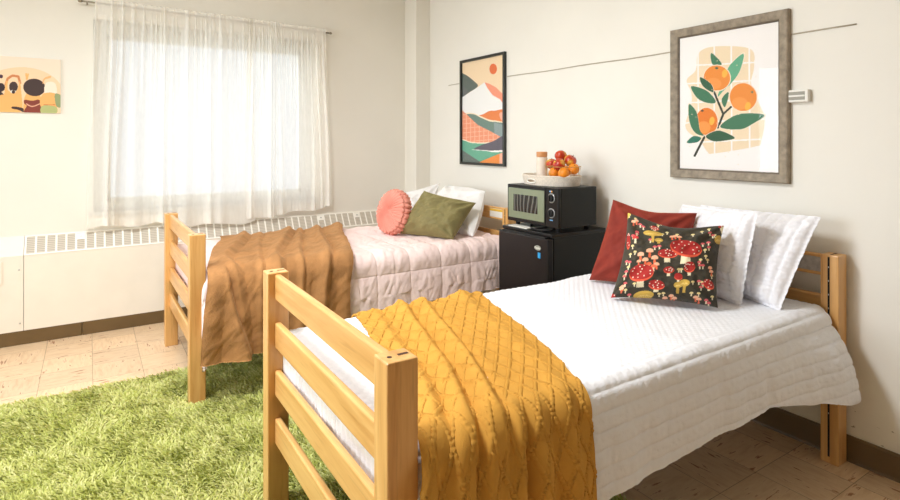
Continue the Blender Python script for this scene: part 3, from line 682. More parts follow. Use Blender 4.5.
def mushroom_cushion():
    n = 240
    kw = dict(BLc=(2.005, 1.735, ZQ + .006), BRc=(2.268, 1.378, ZQ + .006), TRc=(2.395, 1.426, 1.033), TLc=(2.14, 1.75, 1.074), T=.088, pinch=.075, n=n, seed=13, wr=.012, dent=.14)
    V, Fc, (u, v) = pillow_geo(**kw)
    X, Y = quad_coords(n, n, (200, 92), (603, 143), (576, 490), (140, 432))
    X, Y = 380 + (X - 380) * .945, 290 + (Y - 290) * .945
    P = Paint(X, Y, (62, 56, 42))
    m1 = fbm(X / 16, Y / 16, 77) > .35; P.put(m1, (54, 50, 38)); m2 = fbm(X / 9, Y / 9, 83) > .75; P.put(m2, (48, 46, 40))
    RED, CRM, GLD, PNK, PCH, ORG_ = (172, 38, 32), (240, 226, 188), (204, 166, 72), (226, 100, 104), (246, 186, 150), (232, 110, 72)
    def gold(x, y, w, h, st=30):
        P.poly([(x - 5, y), (x + 6, y), (x + 4, y + st), (x - 7, y + st)], GLD); P.ell(x, y, w, h, GLD)
        for k in range(-3, 4): P.line([(x + k * w * .1, y), (x + k * w * .26, y + h * .5)], 1.6, (238, 208, 120))
    def red(x, y, w, h, rot, st, dots=True):
        P.poly([(x - w * .28, y), (x + w * .22, y), (x + w * .26, y + h + st), (x - w * .36, y + h + st)], CRM)
        P.ell(x, y + h * .14, w, h, (232, 92, 62), rot); P.ell(x, y - h * .06, w * .98, h * .94, RED, rot)
        if dots:
            r_ = np.random.default_rng(int(x * 7 + y)); k = 0
            pts = []
            while len(pts) < int(4 + w / 6) and k < 400:
                k += 1; a, b = r_.random(2) * 2 - 1
                if a * a + b * b < .75 and all((a - c) ** 2 + (b - d) ** 2 > .10 for c, d in pts): pts.append((a, b))
            for a, b in pts:
                ar = math.radians(rot); P.ell(x + a * w * math.cos(ar) - b * h * math.sin(ar), y - 2 + a * w * math.sin(ar) + b * h * math.cos(ar), 1.9 + w * .014, 1.8 + w * .011, (250, 236, 214))
    def small(x, y, c, st=CRM, r=8):
        P.poly([(x - r * .3, y), (x + r * .3, y), (x + r * .35, y + r * 1.7), (x - r * .35, y + r * 1.7)], st); P.ell(x, y, r, r * .75, c, lower=.45)
    # cream, pink and peach little ones
    for x, y in ((215, 112), (243, 126), (338, 132), (352, 180), (505, 170), (533, 162), (228, 238), (240, 262), (219, 270), (214, 318), (199, 350), (237, 350), (245, 384), (190, 392), (210, 405), (342, 430), (358, 428), (415, 335), (424, 335),
                 (463, 428), (490, 430), (468, 385), (520, 285), (528, 300), (516, 260), (498, 300), (504, 385), (555, 195), (546, 360), (545, 440), (372, 168), (410, 178), (350, 118), (310, 150), (470, 180)): small(x, y, (238, 216, 150), r=7)
    for x, y in ((262, 148), (275, 156), (322, 245), (340, 242), (247, 190), (228, 198), (536, 183), (548, 195), (507, 232), (530, 228), (493, 310), (508, 322), (492, 382), (508, 392), (500, 405), (200, 352), (206, 335), (206, 378), (204, 296), (218, 300), (226, 425), (215, 440), (520, 455), (530, 465), (304, 213), (532, 250), (495, 322)): small(x, y, PNK, r=8)
    for x, y in ((232, 140), (246, 134), (325, 150), (402, 188), (418, 192), (390, 192), (197, 390), (193, 398), (365, 448), (388, 440), (400, 450), (540, 330), (545, 345), (480, 445), (492, 452)): small(x, y, PCH, ORG_, r=10)
    # clusters and large ones
    for x, y, r in ((265, 275, 14), (302, 262, 15), (322, 290, 14), (285, 296, 13), (330, 315, 11), (258, 300, 9), (310, 330, 10)): small(x, y, PCH, ORG_, r)
    for x, y in ((300, 312), (318, 322), (306, 335)): small(x, y, ORG_, PCH, 11)
    small(240, 205, (206, 62, 60), r=14); small(247, 182, PNK, r=9)
    gold(315, 182, 40, 13, 42); gold(338, 213, 16, 9, 16); gold(412, 396, 16, 12, 34); gold(436, 388, 20, 14, 38); gold(282, 432, 40, 18, 20)
    gold(573, 215, 18, 18, 8); red(207, 215, 9, 30, 0, 0); red(532, 392, 16, 24, -60, 2)
    red(372, 272, 38, 17, 4, 18); red(442, 247, 62, 36, 14, 32); red(455, 326, 21, 19, 0, 14); red(377, 336, 20, 12, 0, 12); red(413, 362, 16, 13, 15, 8, False)
    red(270, 342, 49, 31, -2, 26); red(331, 392, 31, 18, 12, 12); red(322, 150, 18, 10, 8, 6); red(590, 150, 22, 12, -18, 0); red(150, 425, 22, 16, 0, 0)
    P.poly([(195, 85), (224, 108), (204, 132)], (226, 196, 92)); P.poly([(603, 140), (575, 165), (585, 190)], CRM)
    front = P.C.reshape(-1, 3)
    o = obj('cushion', (V, Fc), M['cover'], None, True, color=np.vstack([front, front])); return tag(o, 'dark cushion printed with red and gold mushrooms, foremost on the white quilt', 'cushion')
mushroom_cushion()
# far bed
ZP = .712
pillow('pillow', M['white'], 'white pillow upright against the far bed headboard behind the olive cushion', 'pillow', 'plain white pillows',
       BLc=(2.44, 4.12, ZP), BRc=(2.37, 3.345, ZP), TRc=(2.60, 3.50, 1.025), TLc=(2.64, 4.14, 1.02), T=.11, pinch=-.03, n=80, seed=23, wr=.016)
pillow('pillow', M['white'], 'white pillow with raised corner behind the round coral cushion', 'pillow', 'plain white pillows',
       BLc=(2.16, 4.22, ZP), BRc=(2.50, 4.12, ZP), TRc=(2.62, 4.20, 1.045), TLc=(2.24, 4.30, .955), T=.06, pinch=.06, n=80, seed=27, wr=.012)
pillow('cushion', M['olive'], 'olive green velvet cushion leaning on white pillows', 'cushion', None,
       BLc=(1.97, 3.775, ZP), BRc=(2.19, 3.33, ZP - .003), TRc=(2.42, 3.37, .955), TLc=(2.14, 3.66, 1.038), T=.108, pinch=.06, n=90, seed=31, wr=.014, dent=.02)
def round_cushion(c, axis, R=.156, H=.078):
    ax = Vector(axis).normalized(); e1 = ax.cross(Vector((0, 0, 1))).normalized(); e2 = e1.cross(ax)
    nr, na = 60, 360; V = []
    prof = []
    for i in range(nr):
        q = i / (nr - 1)
        prof.append(q)
    q = np.array(prof)[:, None]; an = np.linspace(0, 2 * PI, na, endpoint=False)[None, :]
    ph = q * PI                                                     # 0 front centre .. pi back centre
    side = np.exp(-((q - .5) / .20) ** 4)
    rad = R * np.sin(ph) ** .62; hh = H * np.sign(np.cos(ph)) * np.abs(np.cos(ph)) ** .7
    face = 1 - side
    hh = hh * (1 - .55 * np.exp(-(rad / .03) ** 2))                 # tufted centre
    pl = np.sin(an * 34 + np.sin(an * 5) * .8)
    hh = hh + np.sign(np.cos(ph)) * .0045 * pl * face * np.clip(rad / .07, 0, 1)
    braid = np.sin(an * 13 + (q - .5) * 22) + np.sin(an * 13 - (q - .5) * 22)
    rad = rad + .022 * side * np.sqrt(np.abs(braid) * .5) + .003 * side * pl
    P = np.array(c)[None, None] + (rad * np.cos(an))[..., None] * np.array(e1) + (rad * np.sin(an))[..., None] * np.array(e2) + (hh + 0 * an)[..., None] * np.array(ax)
    i, j = np.meshgrid(np.arange(nr - 1), np.arange(na), indexing='ij'); j2 = (j + 1) % na
    Fc = np.stack([i * na + j, i * na + j2, (i + 1) * na + j2, (i + 1) * na + j], 2).reshape(-1, 4)
    t = thing('cushion', 'round coral pleated velvet cushion standing on its edge on the pink comforter', 'cushion', (c[0], c[1], c[2] - R))
    obj('cover', (P.reshape(-1, 3), Fc), M['coral'], t, True)
    fc = Vector(c) + ax * (H * .50)
    obj('button', (lambda g: (np.array([(Matrix((e1, e2, ax)).transposed() @ Vector(p) + fc)[:] for p in g[0]]), g[1]))(lathe([(.001, 0), (.013, 0), (.014, .005), (.008, .010), (.001, .011)], (0, 0, 0), 16)), M['coral'], t, True)
round_cushion((1.955, 3.80, .874), (-.93, -.16, .24))

# ================================================================== FRIDGE, MICROWAVE AND WHAT STANDS ON THEM
FX0, FX1, FY0, FY1, FZ = 2.290, 2.795, 2.458, 2.932, .853
fr = thing('mini_fridge', 'black mini fridge between the two beds under the microwave', 'fridge', (2.55, 2.69, 0))
obj('body', box(FX0 + .052, FX1, FY0 + .004, FY1 - .004, .02, FZ, .004), M['blackside'], fr)
obj('worktop', box(FX0 + .03, FX1, FY0, FY1, FZ - .022, FZ + .002, .005), M['black'], fr)
obj('gasket', box(FX0 + .044, FX0 + .054, FY0 + .012, FY1 - .012, .03, FZ - .03), M['blackmatt'], fr)
fd = obj('door', box(FX0, FX0 + .045, FY0, FY1, .03, FZ - .026, .008, 3), M['door'], fr)
obj('door_grip', box(FX0 + .004, FX0 + .03, FY0 + .03, FY1 - .03, FZ - .03, FZ - .018, .004), M['blackmatt'], fd)
bd = obj('badge', (lambda g: (np.array([(FX0 - .001 - p[2], 2.545 + p[0] * 1.0, .765 + p[1] * .55) for p in g[0]]), g[1]))(lathe([(.002, 0), (.028, 0), (.028, .002), (.026, .003), (.002, .003)], (0, 0, 0), 28)), M['slit'], fd)
def lettering(txt, size, loc, rot, m, parent, ext=.0006):
    c = bpy.data.curves.new('lettering', 'FONT'); c.body = txt; c.size = size; c.extrude = ext; c.align_x = 'CENTER'; c.align_y = 'CENTER'; 
    t_ = bpy.data.objects.new('text', c); COL.objects.link(t_); dg = bpy.context.evaluated_depsgraph_get()
    me = bpy.data.meshes.new_from_object(t_.evaluated_get(dg)); me.name = 'lettering'; me.materials.clear(); me.materials.append(m); bpy.data.objects.remove(t_)
    o = bpy.data.objects.new('lettering', me); COL.objects.link(o); o.parent = parent; o.location = Vector(loc) - origin(parent); o.rotation_euler = rot; return o
lettering('Danby', .019, (FX0 - .0048, 2.545, .765), (PI / 2, 0, -PI / 2), M['paper'], bd)
obj('energy_sticker', box(FX0 - .0008, FX0 + .001, 2.523, 2.546, .704, .738), M['blue'], fd)
for (x, y) in ((FX0 + .08, FY0 + .04), (FX0 + .08, FY1 - .04), (FX1 - .05, FY0 + .04), (FX1 - .05, FY1 - .04)):
    obj('foot', lathe([(.018, 0), (.018, .022)], (x, y, 0), 14), M['blackmatt'], fr)
pp = obj('paper', box(FX0 + .045, FX0 + .20, 2.70, 2.885, FZ + .002, FZ + .006), M['paper'], None); tag(pp, 'folded white paper lying on the fridge top under the microwave', 'paper')

MX0, MX1, MY0, MY1, MZ0, MZ1 = 2.368, 2.702, 2.452, 2.935, .885, 1.128
mw = thing('microwave', 'black microwave with green reflection painted on its door, on top of the mini fridge', 'microwave', (2.55, 2.69, FZ + .002))
obj('body', box(MX0 + .022, MX1, MY0, MY1, MZ0, MZ1, .006), M['blackside'], mw)
yd = MY0 + .115                                                      # split between control panel and door
obj('front_bezel', box(MX0, MX0 + .024, yd + .001, MY1, MZ0, MZ1, .005), M['black'], mw)
md = obj('door', box(MX0 - .006, MX0 + .004, yd + .004, MY1 - .016, MZ0 + .024, MZ1 - .022, .004), M['sage_reflection'], mw)  # green reflection of the room painted in as the door colour
obj('door_window', box(MX0 - .0075, MX0 - .005, yd + .062, MY1 - .072, MZ0 + .070, MZ1 - .062, .001), M['wavy_window'], md)
cp = obj('control_panel', box(MX0, MX0 + .024, MY0, yd - .001, MZ0, MZ1, .005), M['black'], mw)
for z in (1.066, .974):
    kn = obj('dial', lathe([(.030, -.0005), (.030, -.002), (.026, -.002), (.026, -.0012), (.02, -.0012)], (MX0, MY0 + .058, z), 28, 'x'), M['silver'], cp, True)
    obj('knob', merge(lathe([(.022, 0), (.021, -.014), (.018, -.017), (.002, -.017)], (MX0, MY0 + .058, z), 24, 'x'), box(MX0 - .024, MX0 - .015, MY0 + .053, MY0 + .063, z - .018, z + .018, .002)), M['blackmatt'], kn)
obj('power_mark', box(MX0 - .0012, MX0, MY0 + .050, MY0 + .060, 1.102, 1.111), M['orangemark'], cp)
obj('defrost_mark', box(MX0 - .0012, MX0, MY0 + .060, MY0 + .074, 1.102, 1.111), M['bluemark'], cp)
obj('timer_mark', box(MX0 - .0012, MX0, MY0 + .046, MY0 + .072, .928, .934), M['bluemark'], cp)
for (x, y) in ((MX0 + .05, MY0 + .05), (MX0 + .05, MY1 - .05), (MX1 - .04, MY0 + .05), (MX1 - .04, MY1 - .05)):
    obj('foot', lathe([(.014, 0), (.017, MZ0 - FZ - .002)], (x, y, FZ + .002), 14), M['blackmatt'], mw)
obj('power_cord', tube([(MX1 - .02, 2.88, .868), (2.60, 2.86, .862), (2.46, 2.80, .862), (2.385, 2.72, .863), (2.352, 2.66, .861), (2.347, 2.60, .862), (2.36, 2.55, .865), (2.39, 2.53, .866), (2.44, 2.56, .866)], .0055, 8), M['blackmatt'], mw, True)

# oval wicker tray
TC = (2.55, 2.705, MZ1); TA, TB, TH = .222, .146, .060
def oval(a, b, an): return (TC[0] + b * math.cos(an), TC[1] + a * math.sin(an))
tr = thing('wicker_tray', 'whitewashed oval wicker tray on top of the microwave', 'tray', TC)
na, nz = 240, 22; V = []; Fq = []
hole_c = 2.97                                                        # hand hole toward the room
for lay, sgn in ((0, 1), (1, -1)):
    for i in range(na):
        an = 2 * PI * i / na
        for k in range(nz):
            z = k / (nz - 1); wv = .0022 * math.sin(an * 60 + (PI if (k % 2) else 0)) * sgn
            o_ = .006 * z + wv + (.004 if lay == 0 else -.003)
            x, y = oval(TA - .012 + o_ + .008 * z, TB - .012 + o_ + .008 * z, an); V.append((x, y, TC[2] + .002 + TH * z))
    for i in range(na):
        for k in range(nz - 1):
            an = 2 * PI * (i + .5) / na; da = abs((an - hole_c + PI) % (2 * PI) - PI)
            if da < .22 and 5 <= k <= 13: continue
            j = (i + 1) % na; b0 = lay * na * nz
            q = (b0 + i * nz + k, b0 + j * nz + k, b0 + j * nz + k + 1, b0 + i * nz + k + 1); Fq.append(q if lay == 0 else q[::-1])
obj('woven_wall', (np.array(V), Fq), M['wicker'], tr, True)
obj('base', (lambda n: (np.array([oval(TA - .012, TB - .012, 2 * PI * i / n) + (TC[2] + .001,) for i in range(n)] + [oval(TA - .012, TB - .012, 2 * PI * i / n) + (TC[2] + .007,) for i in range(n)]),
    [tuple(range(n))[::-1], tuple(range(n, 2 * n))] + [(i, (i + 1) % n, n + (i + 1) % n, n + i) for i in range(n)]))(72), M['wicker'], tr)
obj('rim', tube([oval(TA + .002, TB + .002, 2 * PI * i / 96) + (TC[2] + TH + .002 + .0012 * math.sin(i * 2.4),) for i in range(96)], .0058, 8, True), M['wicker'], tr, True)
ring = []
for s in np.linspace(0, 2 * PI, 28, endpoint=False):
    an = hole_c + .22 * math.cos(s); z = TC[2] + .002 + TH * (.445 + .21 * math.sin(s)); ring.append(oval(TA - .002, TB - .002, an) + (z,))
obj('handle_rim', tube(ring, .0045, 6, True), M['bar'], tr, True)
# jar
JX, JY, JZ = 2.555, 2.80, TC[2] + .007
jr = thing('jar', 'tall pale stoneware jar with wooden lid on the wicker tray', 'jar', (JX, JY, JZ))
obj('pot', lathe([(.030, 0), (.0355, .004), (.0365, .02), (.0365, .165), (.034, .172), (.030, .173)], (JX, JY, JZ), 48, wob=lambda a, h: 1 + .012 * math.cos(a * 24)), M['ceramic'], jr, True)
obj('lid', lathe([(.031, .1735), (.0365, .175), (.037, .18), (.037, .203), (.034, .208), (.001, .209)], (JX, JY, JZ), 36), M['lid'], jr)
# wire fruit basket
FC = (2.54, 2.585, TC[2] + .007)
fb = thing('fruit_basket', 'thin gold wire fruit basket heaped with fruit on the wicker tray', 'basket', FC)
def circ(r, z, n=40): return [(FC[0] + r * math.cos(2 * PI * i / n), FC[1] + r * 1.0 * math.sin(2 * PI * i / n), FC[2] + z) for i in range(n)]
obj('rim', tube(circ(.112, .118), .0022, 6, True), M['wire'], fb, True)
obj('base_ring', tube(circ(.055, .003), .002, 6, True), M['wire'], fb, True)
for k in range(10):
    a = 2 * PI * k / 10
    obj('wire', tube([(FC[0] + r * math.cos(a), FC[1] + r * math.sin(a), FC[2] + z) for r, z in ((.055, .003), (.052, .018), (.085, .032), (.104, .06), (.112, .118))], .0013, 5), M['wire'], fb, True)
def fruit_prof(R, apple):
    P = []
    for i in range(25):
        a = -PI / 2 + PI * i / 24; r = R * math.cos(a); z = R * math.sin(a)
        if apple: 
            z = z * .92 - .0; top = math.exp(-(r / (R * .30)) ** 2)
            z += (-.22 if z > 0 else .12) * R * top; r *= 1 + .07 * math.sin(a)
        else: z *= .90
        P.append((max(r, .0004), z))
    return P
def fruit(kind, c, R, label, tilt=(0, 0)):
    apple = kind == 'apple'
    t = thing(kind, label, kind, c, 'apples in the basket' if apple else 'oranges in the tray basket')
    wob = (lambda a, h: 1 + .025 * math.cos(5 * a) * (1 if h < 0 else .4)) if apple else (lambda a, h: 1 + .012 * math.cos(3 * a))
    obj('flesh', lathe(fruit_prof(R, apple), c, 32, wob=wob), M['apple'] if apple else M['orange'], t, True)
    if apple: obj('stem', tube([(c[0], c[1], c[2] + R * .66), (c[0] + .002, c[1] + .001, c[2] + R * .9), (c[0] + .006, c[1] + .003, c[2] + R * 1.08)], .0016, 6), M['stem'], t)
    else: obj('calyx', lathe([(.001, R * .88), (.005, R * .89), (.004, R * .92), (.001, R * .925)], c, 5), M['leafg'], t)
    t.rotation_euler = (tilt[0], tilt[1], 0)
    return t
OZ = FC[2] + .038
fruit('orange', (2.51, 2.632, 1.213), .036, 'orange in the basket nearest the jar', (.5, -.6))
fruit('orange', (2.488, 2.528, 1.215), .037, 'orange in the middle of the lower row, between two oranges', (-.3, -.9))
fruit('orange', (2.56, 2.512, 1.239), .036, 'orange in the basket farthest from the jar', (.6, -.4))
fruit('orange', (2.61, 2.63, 1.22), .036, 'orange at the back of the basket under the apples', (.2, .4))
fruit('apple', (2.585, 2.738, 1.262), .038, 'red apple beside the jar, lowest of the apples', (.3, -.3))
fruit('apple', (2.50, 2.58, 1.267), .040, 'yellow-flecked apple at the front of the heap of apples', (-.2, -.9))
fruit('apple', (2.575, 2.558, 1.290), .040, 'glossy red apple above the orange farthest from the jar', (.5, .2))
fruit('apple', (2.57, 2.637, 1.318), .039, 'reddish apple crowning the very top of the fruit heap', (-.4, .3))

# ================================================================== WALL ART
# orange print, grey frame
t = thing('framed_print', 'large framed orange branch print in weathered grey wood above the front bed', 'picture', (RX, 1.67, 1.205), 'framed prints')
def frame_piece(prof, a0, a1, ax, flip):
    """mitred bar. prof: (w from outer edge, depth from wall); a0/a1 outer ends; returns along y or z"""
    V = []; n = len(prof)
    for e, s in ((a0, 1), (a1, -1)):
        for w, d in prof:
            V.append((e + s * w, w, d))
    Fc = [tuple(range(n))[::-1], tuple(range(n, 2 * n))] + [(i, (i + 1) % n, n + (i + 1) % n, n + i) for i in range(n)]
    return V, Fc
def make_frame(y0, y1, z0, z1, prof, m, t, name='frame'):
    g = []
    for side in ('b', 't', 'l', 'r'):
        if side in 'bt': V, Fc = frame_piece(prof, y0, y1, 'y', False); V = [(RX - d, a, (z0 + w) if side == 'b' else (z1 - w)) for a, w, d in V]
        else: V, Fc = frame_piece(prof, z0, z1, 'z', False); V = [(RX - d, (y0 + w) if side == 'r' else (y1 - w), a) for a, w, d in V]
        g.append((np.array(V), Fc))
    V, Fc = merge(*g)
    bm = bmesh.new(); vs = [bm.verts.new(v) for v in V]
    for f in Fc: bm.faces.new([vs[i] for i in f])
    bmesh.ops.recalc_face_normals(bm, faces=bm.faces[:])
    return obj(name, bm_geo(bm), m, t)
make_frame(1.347, 1.990, 1.208, 2.047, [(0, 0), (0, .026), (.006, .031), (.022, .028), (.040, .023), (.044, .020), (.044, 0)], M['fgrey'], t)
make_frame(1.390, 1.947, 1.251, 2.004, [(0, 0), (0, .0205), (.006, .018), (.009, .013), (.009, 0)], M['fgreydark'], t, 'inner_lip')
X, Y = quad_coords(260, 340, (679, 38.5), (777, 20.5), (776, 172.5), (679, 168.5))
P = Paint(X, Y, (243, 240, 238))
P.curve([(700, 53), (717, 46), (751, 48), (755, 65), (752, 85), (760, 105), (764, 118), (761, 140), (755, 146), (716, 153), (709, 151), (701, 140), (688, 131), (686, 122), (692, 105), (692, 92), (687, 80), (697, 70)], (236, 216, 184))
for gx in (699.7, 716.6, 733.6, 750.6): P.line([(gx, 40), (gx, 160)], 1.5, (243, 240, 238))
for gy in (64, 82, 101, 121, 141): P.line([(680, gy + 2), (770, gy - 3)], 1.5, (243, 240, 238))
A = lambda q: [(x / 5.685 + 668, y / 5.685 + 10) for x, y in q]
Bq = lambda q: [(x / 5.685 + 668, y / 5.685 + 98) for x, y in q]
P.line(Bq([(297, 165), (327, 88), (295, 12), (276, -35)]), 2.2, (40, 46, 32)); P.line(Bq([(327, 88), (370, 48)]), 2.0, (40, 46, 32)); P.line(Bq([(218, 218), (158, 326)]), 2.4, (40, 46, 32))
G1, G2, G3, G4 = (58, 116, 84), (96, 168, 132), (40, 88, 60), (32, 112, 92)
def orange(cx, cy, rx, ry, hx, hy, c=(232, 140, 52)):
    P.ell(cx, cy, rx + .8, ry + .8, (244, 228, 206)); P.ell(cx, cy, rx, ry, c); P.ell(cx - rx * .25, cy + ry * .45, rx * .6, ry * .45, (240, 152, 70)); P.ell(hx, hy, 2.6, 4.2, (244, 180, 66), 12)
def leaf(q, c, half=None):
    cq = np.mean(np.array(q), 0); P.curve([(x + (x - cq[0]) * .06, y + (y - cq[1]) * .06) for x, y in q], (244, 228, 206)); P.curve(q, c)
leaf(A([(258, 243), (300, 275), (318, 308), (265, 305)]), G1)
leaf(A([(438, 245), (420, 340), (375, 410), (320, 465), (297, 490), (305, 460), (350, 400), (355, 325)]), G2)
orange(719, 77.5, 13.4, 12.6, 727, 73); P.ell(719, 67.6, 1.8, 1, (50, 90, 60))
leaf(A([(192, 380), (235, 400), (265, 430), (268, 465), (225, 445), (198, 415)]), G3)
leaf(A([(135, 435), (200, 443), (250, 470), (285, 520), (240, 527), (175, 500)]), G1)
leaf(A([(355, 462), (354, 500), (335, 550), (318, 505)]), G1)
orange(744.6, 96.5, 12.6, 14, 749, 105.5); P.ell(753, 91.5, 1, 1, (50, 110, 80))
orange(708.5, 121, 11.4, 13.6, 714, 120.5, (228, 124, 36)); P.ell(704, 110.5, 1.5, 1, (40, 60, 50))
leaf(Bq([(312, 165), (350, 120), (430, 85), (545, 92), (490, 140), (420, 175)]), G1); leaf(Bq([(225, 215), (290, 183), (345, 195), (390, 225), (330, 240), (270, 243)]), G3)
leaf(Bq([(122, 35), (165, 70), (180, 120), (190, 180), (213, 212), (160, 195), (125, 130)]), G1); leaf(Bq([(108, 252), (150, 215), (198, 225), (170, 250)]), G4)
for k in range(26): a, b = rng.random(2); P.ell(690 + 80 * a, 60 + 105 * b, .45, .45, (236, 214, 180))
flat_print('print', (RX - .010, 1.940, 1.256), (0, -.543, 0), (0, 0, .743), P, t)
obj('glazing', box(RX - .0145, RX - .0125, 1.397, 1.941, 1.258, 1.998), M['pglass'], t)
# mountain print, black frame
t = thing('framed_print', 'tall narrow black framed mountain landscape print near the corner', 'picture', (RX, 3.83, 1.21), 'framed prints')
make_frame(3.512, 4.152, 1.210, 2.137, [(0, 0), (0, .026), (.022, .026), (.022, .012), (.022, 0)], M['fblack'], t)
X, Y = quad_coords(200, 300, (461.2, 62.8), (501.6, 54), (502, 163.8), (461.5, 162))
P = Paint(X, Y, (240, 214, 178))
A = lambda q: [(x / 8.07 + 455, y / 8.07 + 48) for x, y in q]
C2 = lambda q: [(x / 7.69 + 455, y / 7.69 + 105) for x, y in q]
P.ell(491.9, 68.4, 3.5, 5.3, (226, 112, 62))
P.curve(A([(20, 190), (60, 204), (100, 225), (150, 265), (180, 305), (110, 355), (20, 400)]), (92, 104, 98))
P.curve(A([(20, 330), (50, 300), (75, 320), (95, 360), (20, 400)]), (104, 108, 108))
P.poly(A([(232, 272), (270, 285), (320, 315), (365, 365), (400, 400), (400, 500), (330, 420), (280, 370)]), (240, 152, 122))
P.poly(A([(20, 415), (60, 390), (110, 358), (180, 312), (232, 272), (255, 320), (295, 378), (350, 412), (372, 450), (382, 500), (382, 600), (20, 600)]), (238, 238, 236))
P.curve(C2([(180, 82), (215, 68), (255, 45), (300, 40), (380, 36), (380, 140), (260, 112)]), (230, 132, 72))
P.curve(C2([(330, 60), (380, 60), (380, 140), (340, 110)]), (240, 176, 150))
P.curve(C2([(70, 66), (140, 62), (195, 84), (262, 112), (318, 120), (400, 150), (400, 250), (300, 300), (100, 150)]), (244, 226, 196))
P.curve(C2([(70, 76), (140, 70), (192, 94), (260, 124), (312, 130), (400, 165), (400, 360), (300, 300), (100, 150)]), (110, 136, 126))
P.poly(C2([(290, 130), (400, 165), (400, 360), (300, 300)]), (140, 158, 158))
pm = P.mask(C2([(30, 25), (90, 76), (170, 150), (260, 197), (337, 242), (280, 284), (130, 292), (30, 275)])); P.put(pm, (236, 150, 116))
P.put(pm & ((np.mod(X - 461, 4.4) < .6) | (np.mod(Y - 110 + .1 * X, 4.6) < .55)), (246, 190, 160))
P.curve(C2([(20, 262), (70, 268), (130, 286), (270, 284), (400, 250), (400, 420), (190, 440), (20, 340)]), (246, 232, 208))
P.curve(C2([(20, 272), (70, 276), (130, 293), (270, 292), (400, 260), (400, 420), (190, 450), (20, 350)]), (104, 172, 144))
P.curve(C2([(145, 342), (200, 308), (290, 275), (400, 215), (400, 350), (260, 352)]), (96, 92, 104))
P.curve(C2([(128, 345), (200, 346), (280, 350), (390, 344), (390, 356), (290, 362), (240, 354)]), (246, 240, 236))
P.poly(C2([(30, 335), (192, 438), (192, 460), (30, 460)]), (104, 116, 110)); P.poly(C2([(400, 342), (400, 470), (170, 470), (192, 437)]), (238, 144, 66))
P.poly(C2([(330, 375), (400, 342), (400, 470), (330, 470)]), (240, 178, 150))
flat_print('print', (RX - .010, 4.131, 1.231), (0, -.598, 0), (0, 0, .885), P, t)
obj('glazing', box(RX - .0145, RX - .0125, 3.533, 4.131, 1.231, 2.116), M['pglass'], t)
# unframed panel with figures, window wall
t = thing('wall_print', 'unframed peach print of figures seen from behind, left of the curtains', 'picture', (-.47, WY, 1.615))
obj('panel', box(-.77, -.171, WY - .012, WY, 1.615, 2.008, .002), M['paper'], t)
X, Y = quad_coords(260, 180, (-44, 52), (60.5, 60.2), (61, 113.5), (-44, 110))
P = Paint(X, Y, (243, 222, 200))
A = lambda q: [(x / 7.8125, y / 7.8125 + 52) for x, y in q]
P.ell(20, 100, 46, 33, (246, 208, 170)); SK, SK2, HR = (240, 178, 106), (206, 130, 80), (66, 48, 44)
P.line(A([(45, 250), (60, 205), (95, 182), (140, 190), (155, 240)]), 2.4, SK2); P.curve(A([(42, 255), (60, 225), (65, 300), (130, 300), (150, 225), (162, 300), (165, 460), (40, 460)]), SK)
P.ell(13.3, 86.5, 4.3, 5.2, HR); P.ell(13, 91.4, 2.6, 1.6, (240, 236, 230)); P.ell(13.3, 91.6, 1.8, 1.8, HR)
P.curve(A([(92, 425), (130, 425), (182, 440), (182, 468), (140, 450), (95, 440)]), HR)
P.line(A([(205, 210), (200, 170)]), 1.6, SK); P.line(A([(208, 210), (216, 172)]), 1.6, SK)
P.curve(A([(200, 330), (300, 330), (320, 400), (300, 470), (190, 470)]), SK); P.curve(A([(190, 372), (250, 380), (300, 372), (325, 410), (325, 475), (190, 475), (205, 420), (186, 400)]), (132, 58, 44))
P.curve(A([(205, 400), (250, 420), (310, 400), (310, 408), (250, 428), (205, 410)]), (226, 170, 140))
P.ell(34, 87.4, 11.2, 8.7, HR, 8)
P.curve(A([(330, 225), (350, 200), (395, 188), (390, 205), (350, 215), (335, 250)]), (242, 180, 120)); P.curve(A([(355, 245), (430, 245), (440, 340), (352, 340)]), (248, 226, 206))
P.curve(A([(330, 330), (440, 330), (452, 430), (320, 430)]), SK); P.curve(A([(430, 330), (480, 345), (480, 430), (440, 420)]), (146, 158, 112)); P.curve(A([(330, 420), (440, 430), (440, 480), (325, 480)]), (176, 182, 120))
P.line(A([(340, 412), (430, 414)]), .8, (200, 120, 70))
P.ell(.5, 87, 4.6, 4.6, (52, 36, 40)); P.ell(.5, 96, 3.6, 4.6, (58, 42, 42)); P.curve(A([(-60, 380), (30, 330), (75, 400), (60, 475), (-60, 475)]), SK); P.ell(1.2, 76, 2, 2, (70, 40, 60))
P.curve([(-40, 98), (-30, 92), (-18, 94), (-12, 112), (-42, 112)], (150, 90, 62)); P.ell(-26, 86, 7, 8, HR); P.curve([(-20, 100), (-8, 96), (-6, 112), (-22, 112)], (176, 182, 120))
P.ell(-12, 90, 5, 6, (90, 58, 44))
flat_print('print', (-.768, WY - .0124, 1.617), (.596, 0, 0), (0, 0, .389), P, t)
# cable and small wall box
cb = obj('wall_cable', tube([(RX - .004, 4.367 - i * (4.367 - 1.074) / 30, 1.937 - .013 * i / 30 + .002 * math.sin(i * .9)) for i in range(31)], .0032, 8), M['cable'], None, True); tag(cb, 'thin grey cable running along the wall behind both framed prints', 'cable')
t = thing('wall_box', 'small white plastic wall box beside the orange print', 'wall box', (RX, 1.305, 1.596))
obj('housing', box(RX - .030, RX, 1.258, 1.345, 1.597, 1.655, .004), M['plastic'], t)
obj('slot_panel', box(RX - .0312, RX - .029, 1.272, 1.343, 1.607, 1.646, .001), M['slit'], t); obj('slot_bar', box(RX - .033, RX - .030, 1.272, 1.343, 1.622, 1.630, .001), M['plastic'], t)

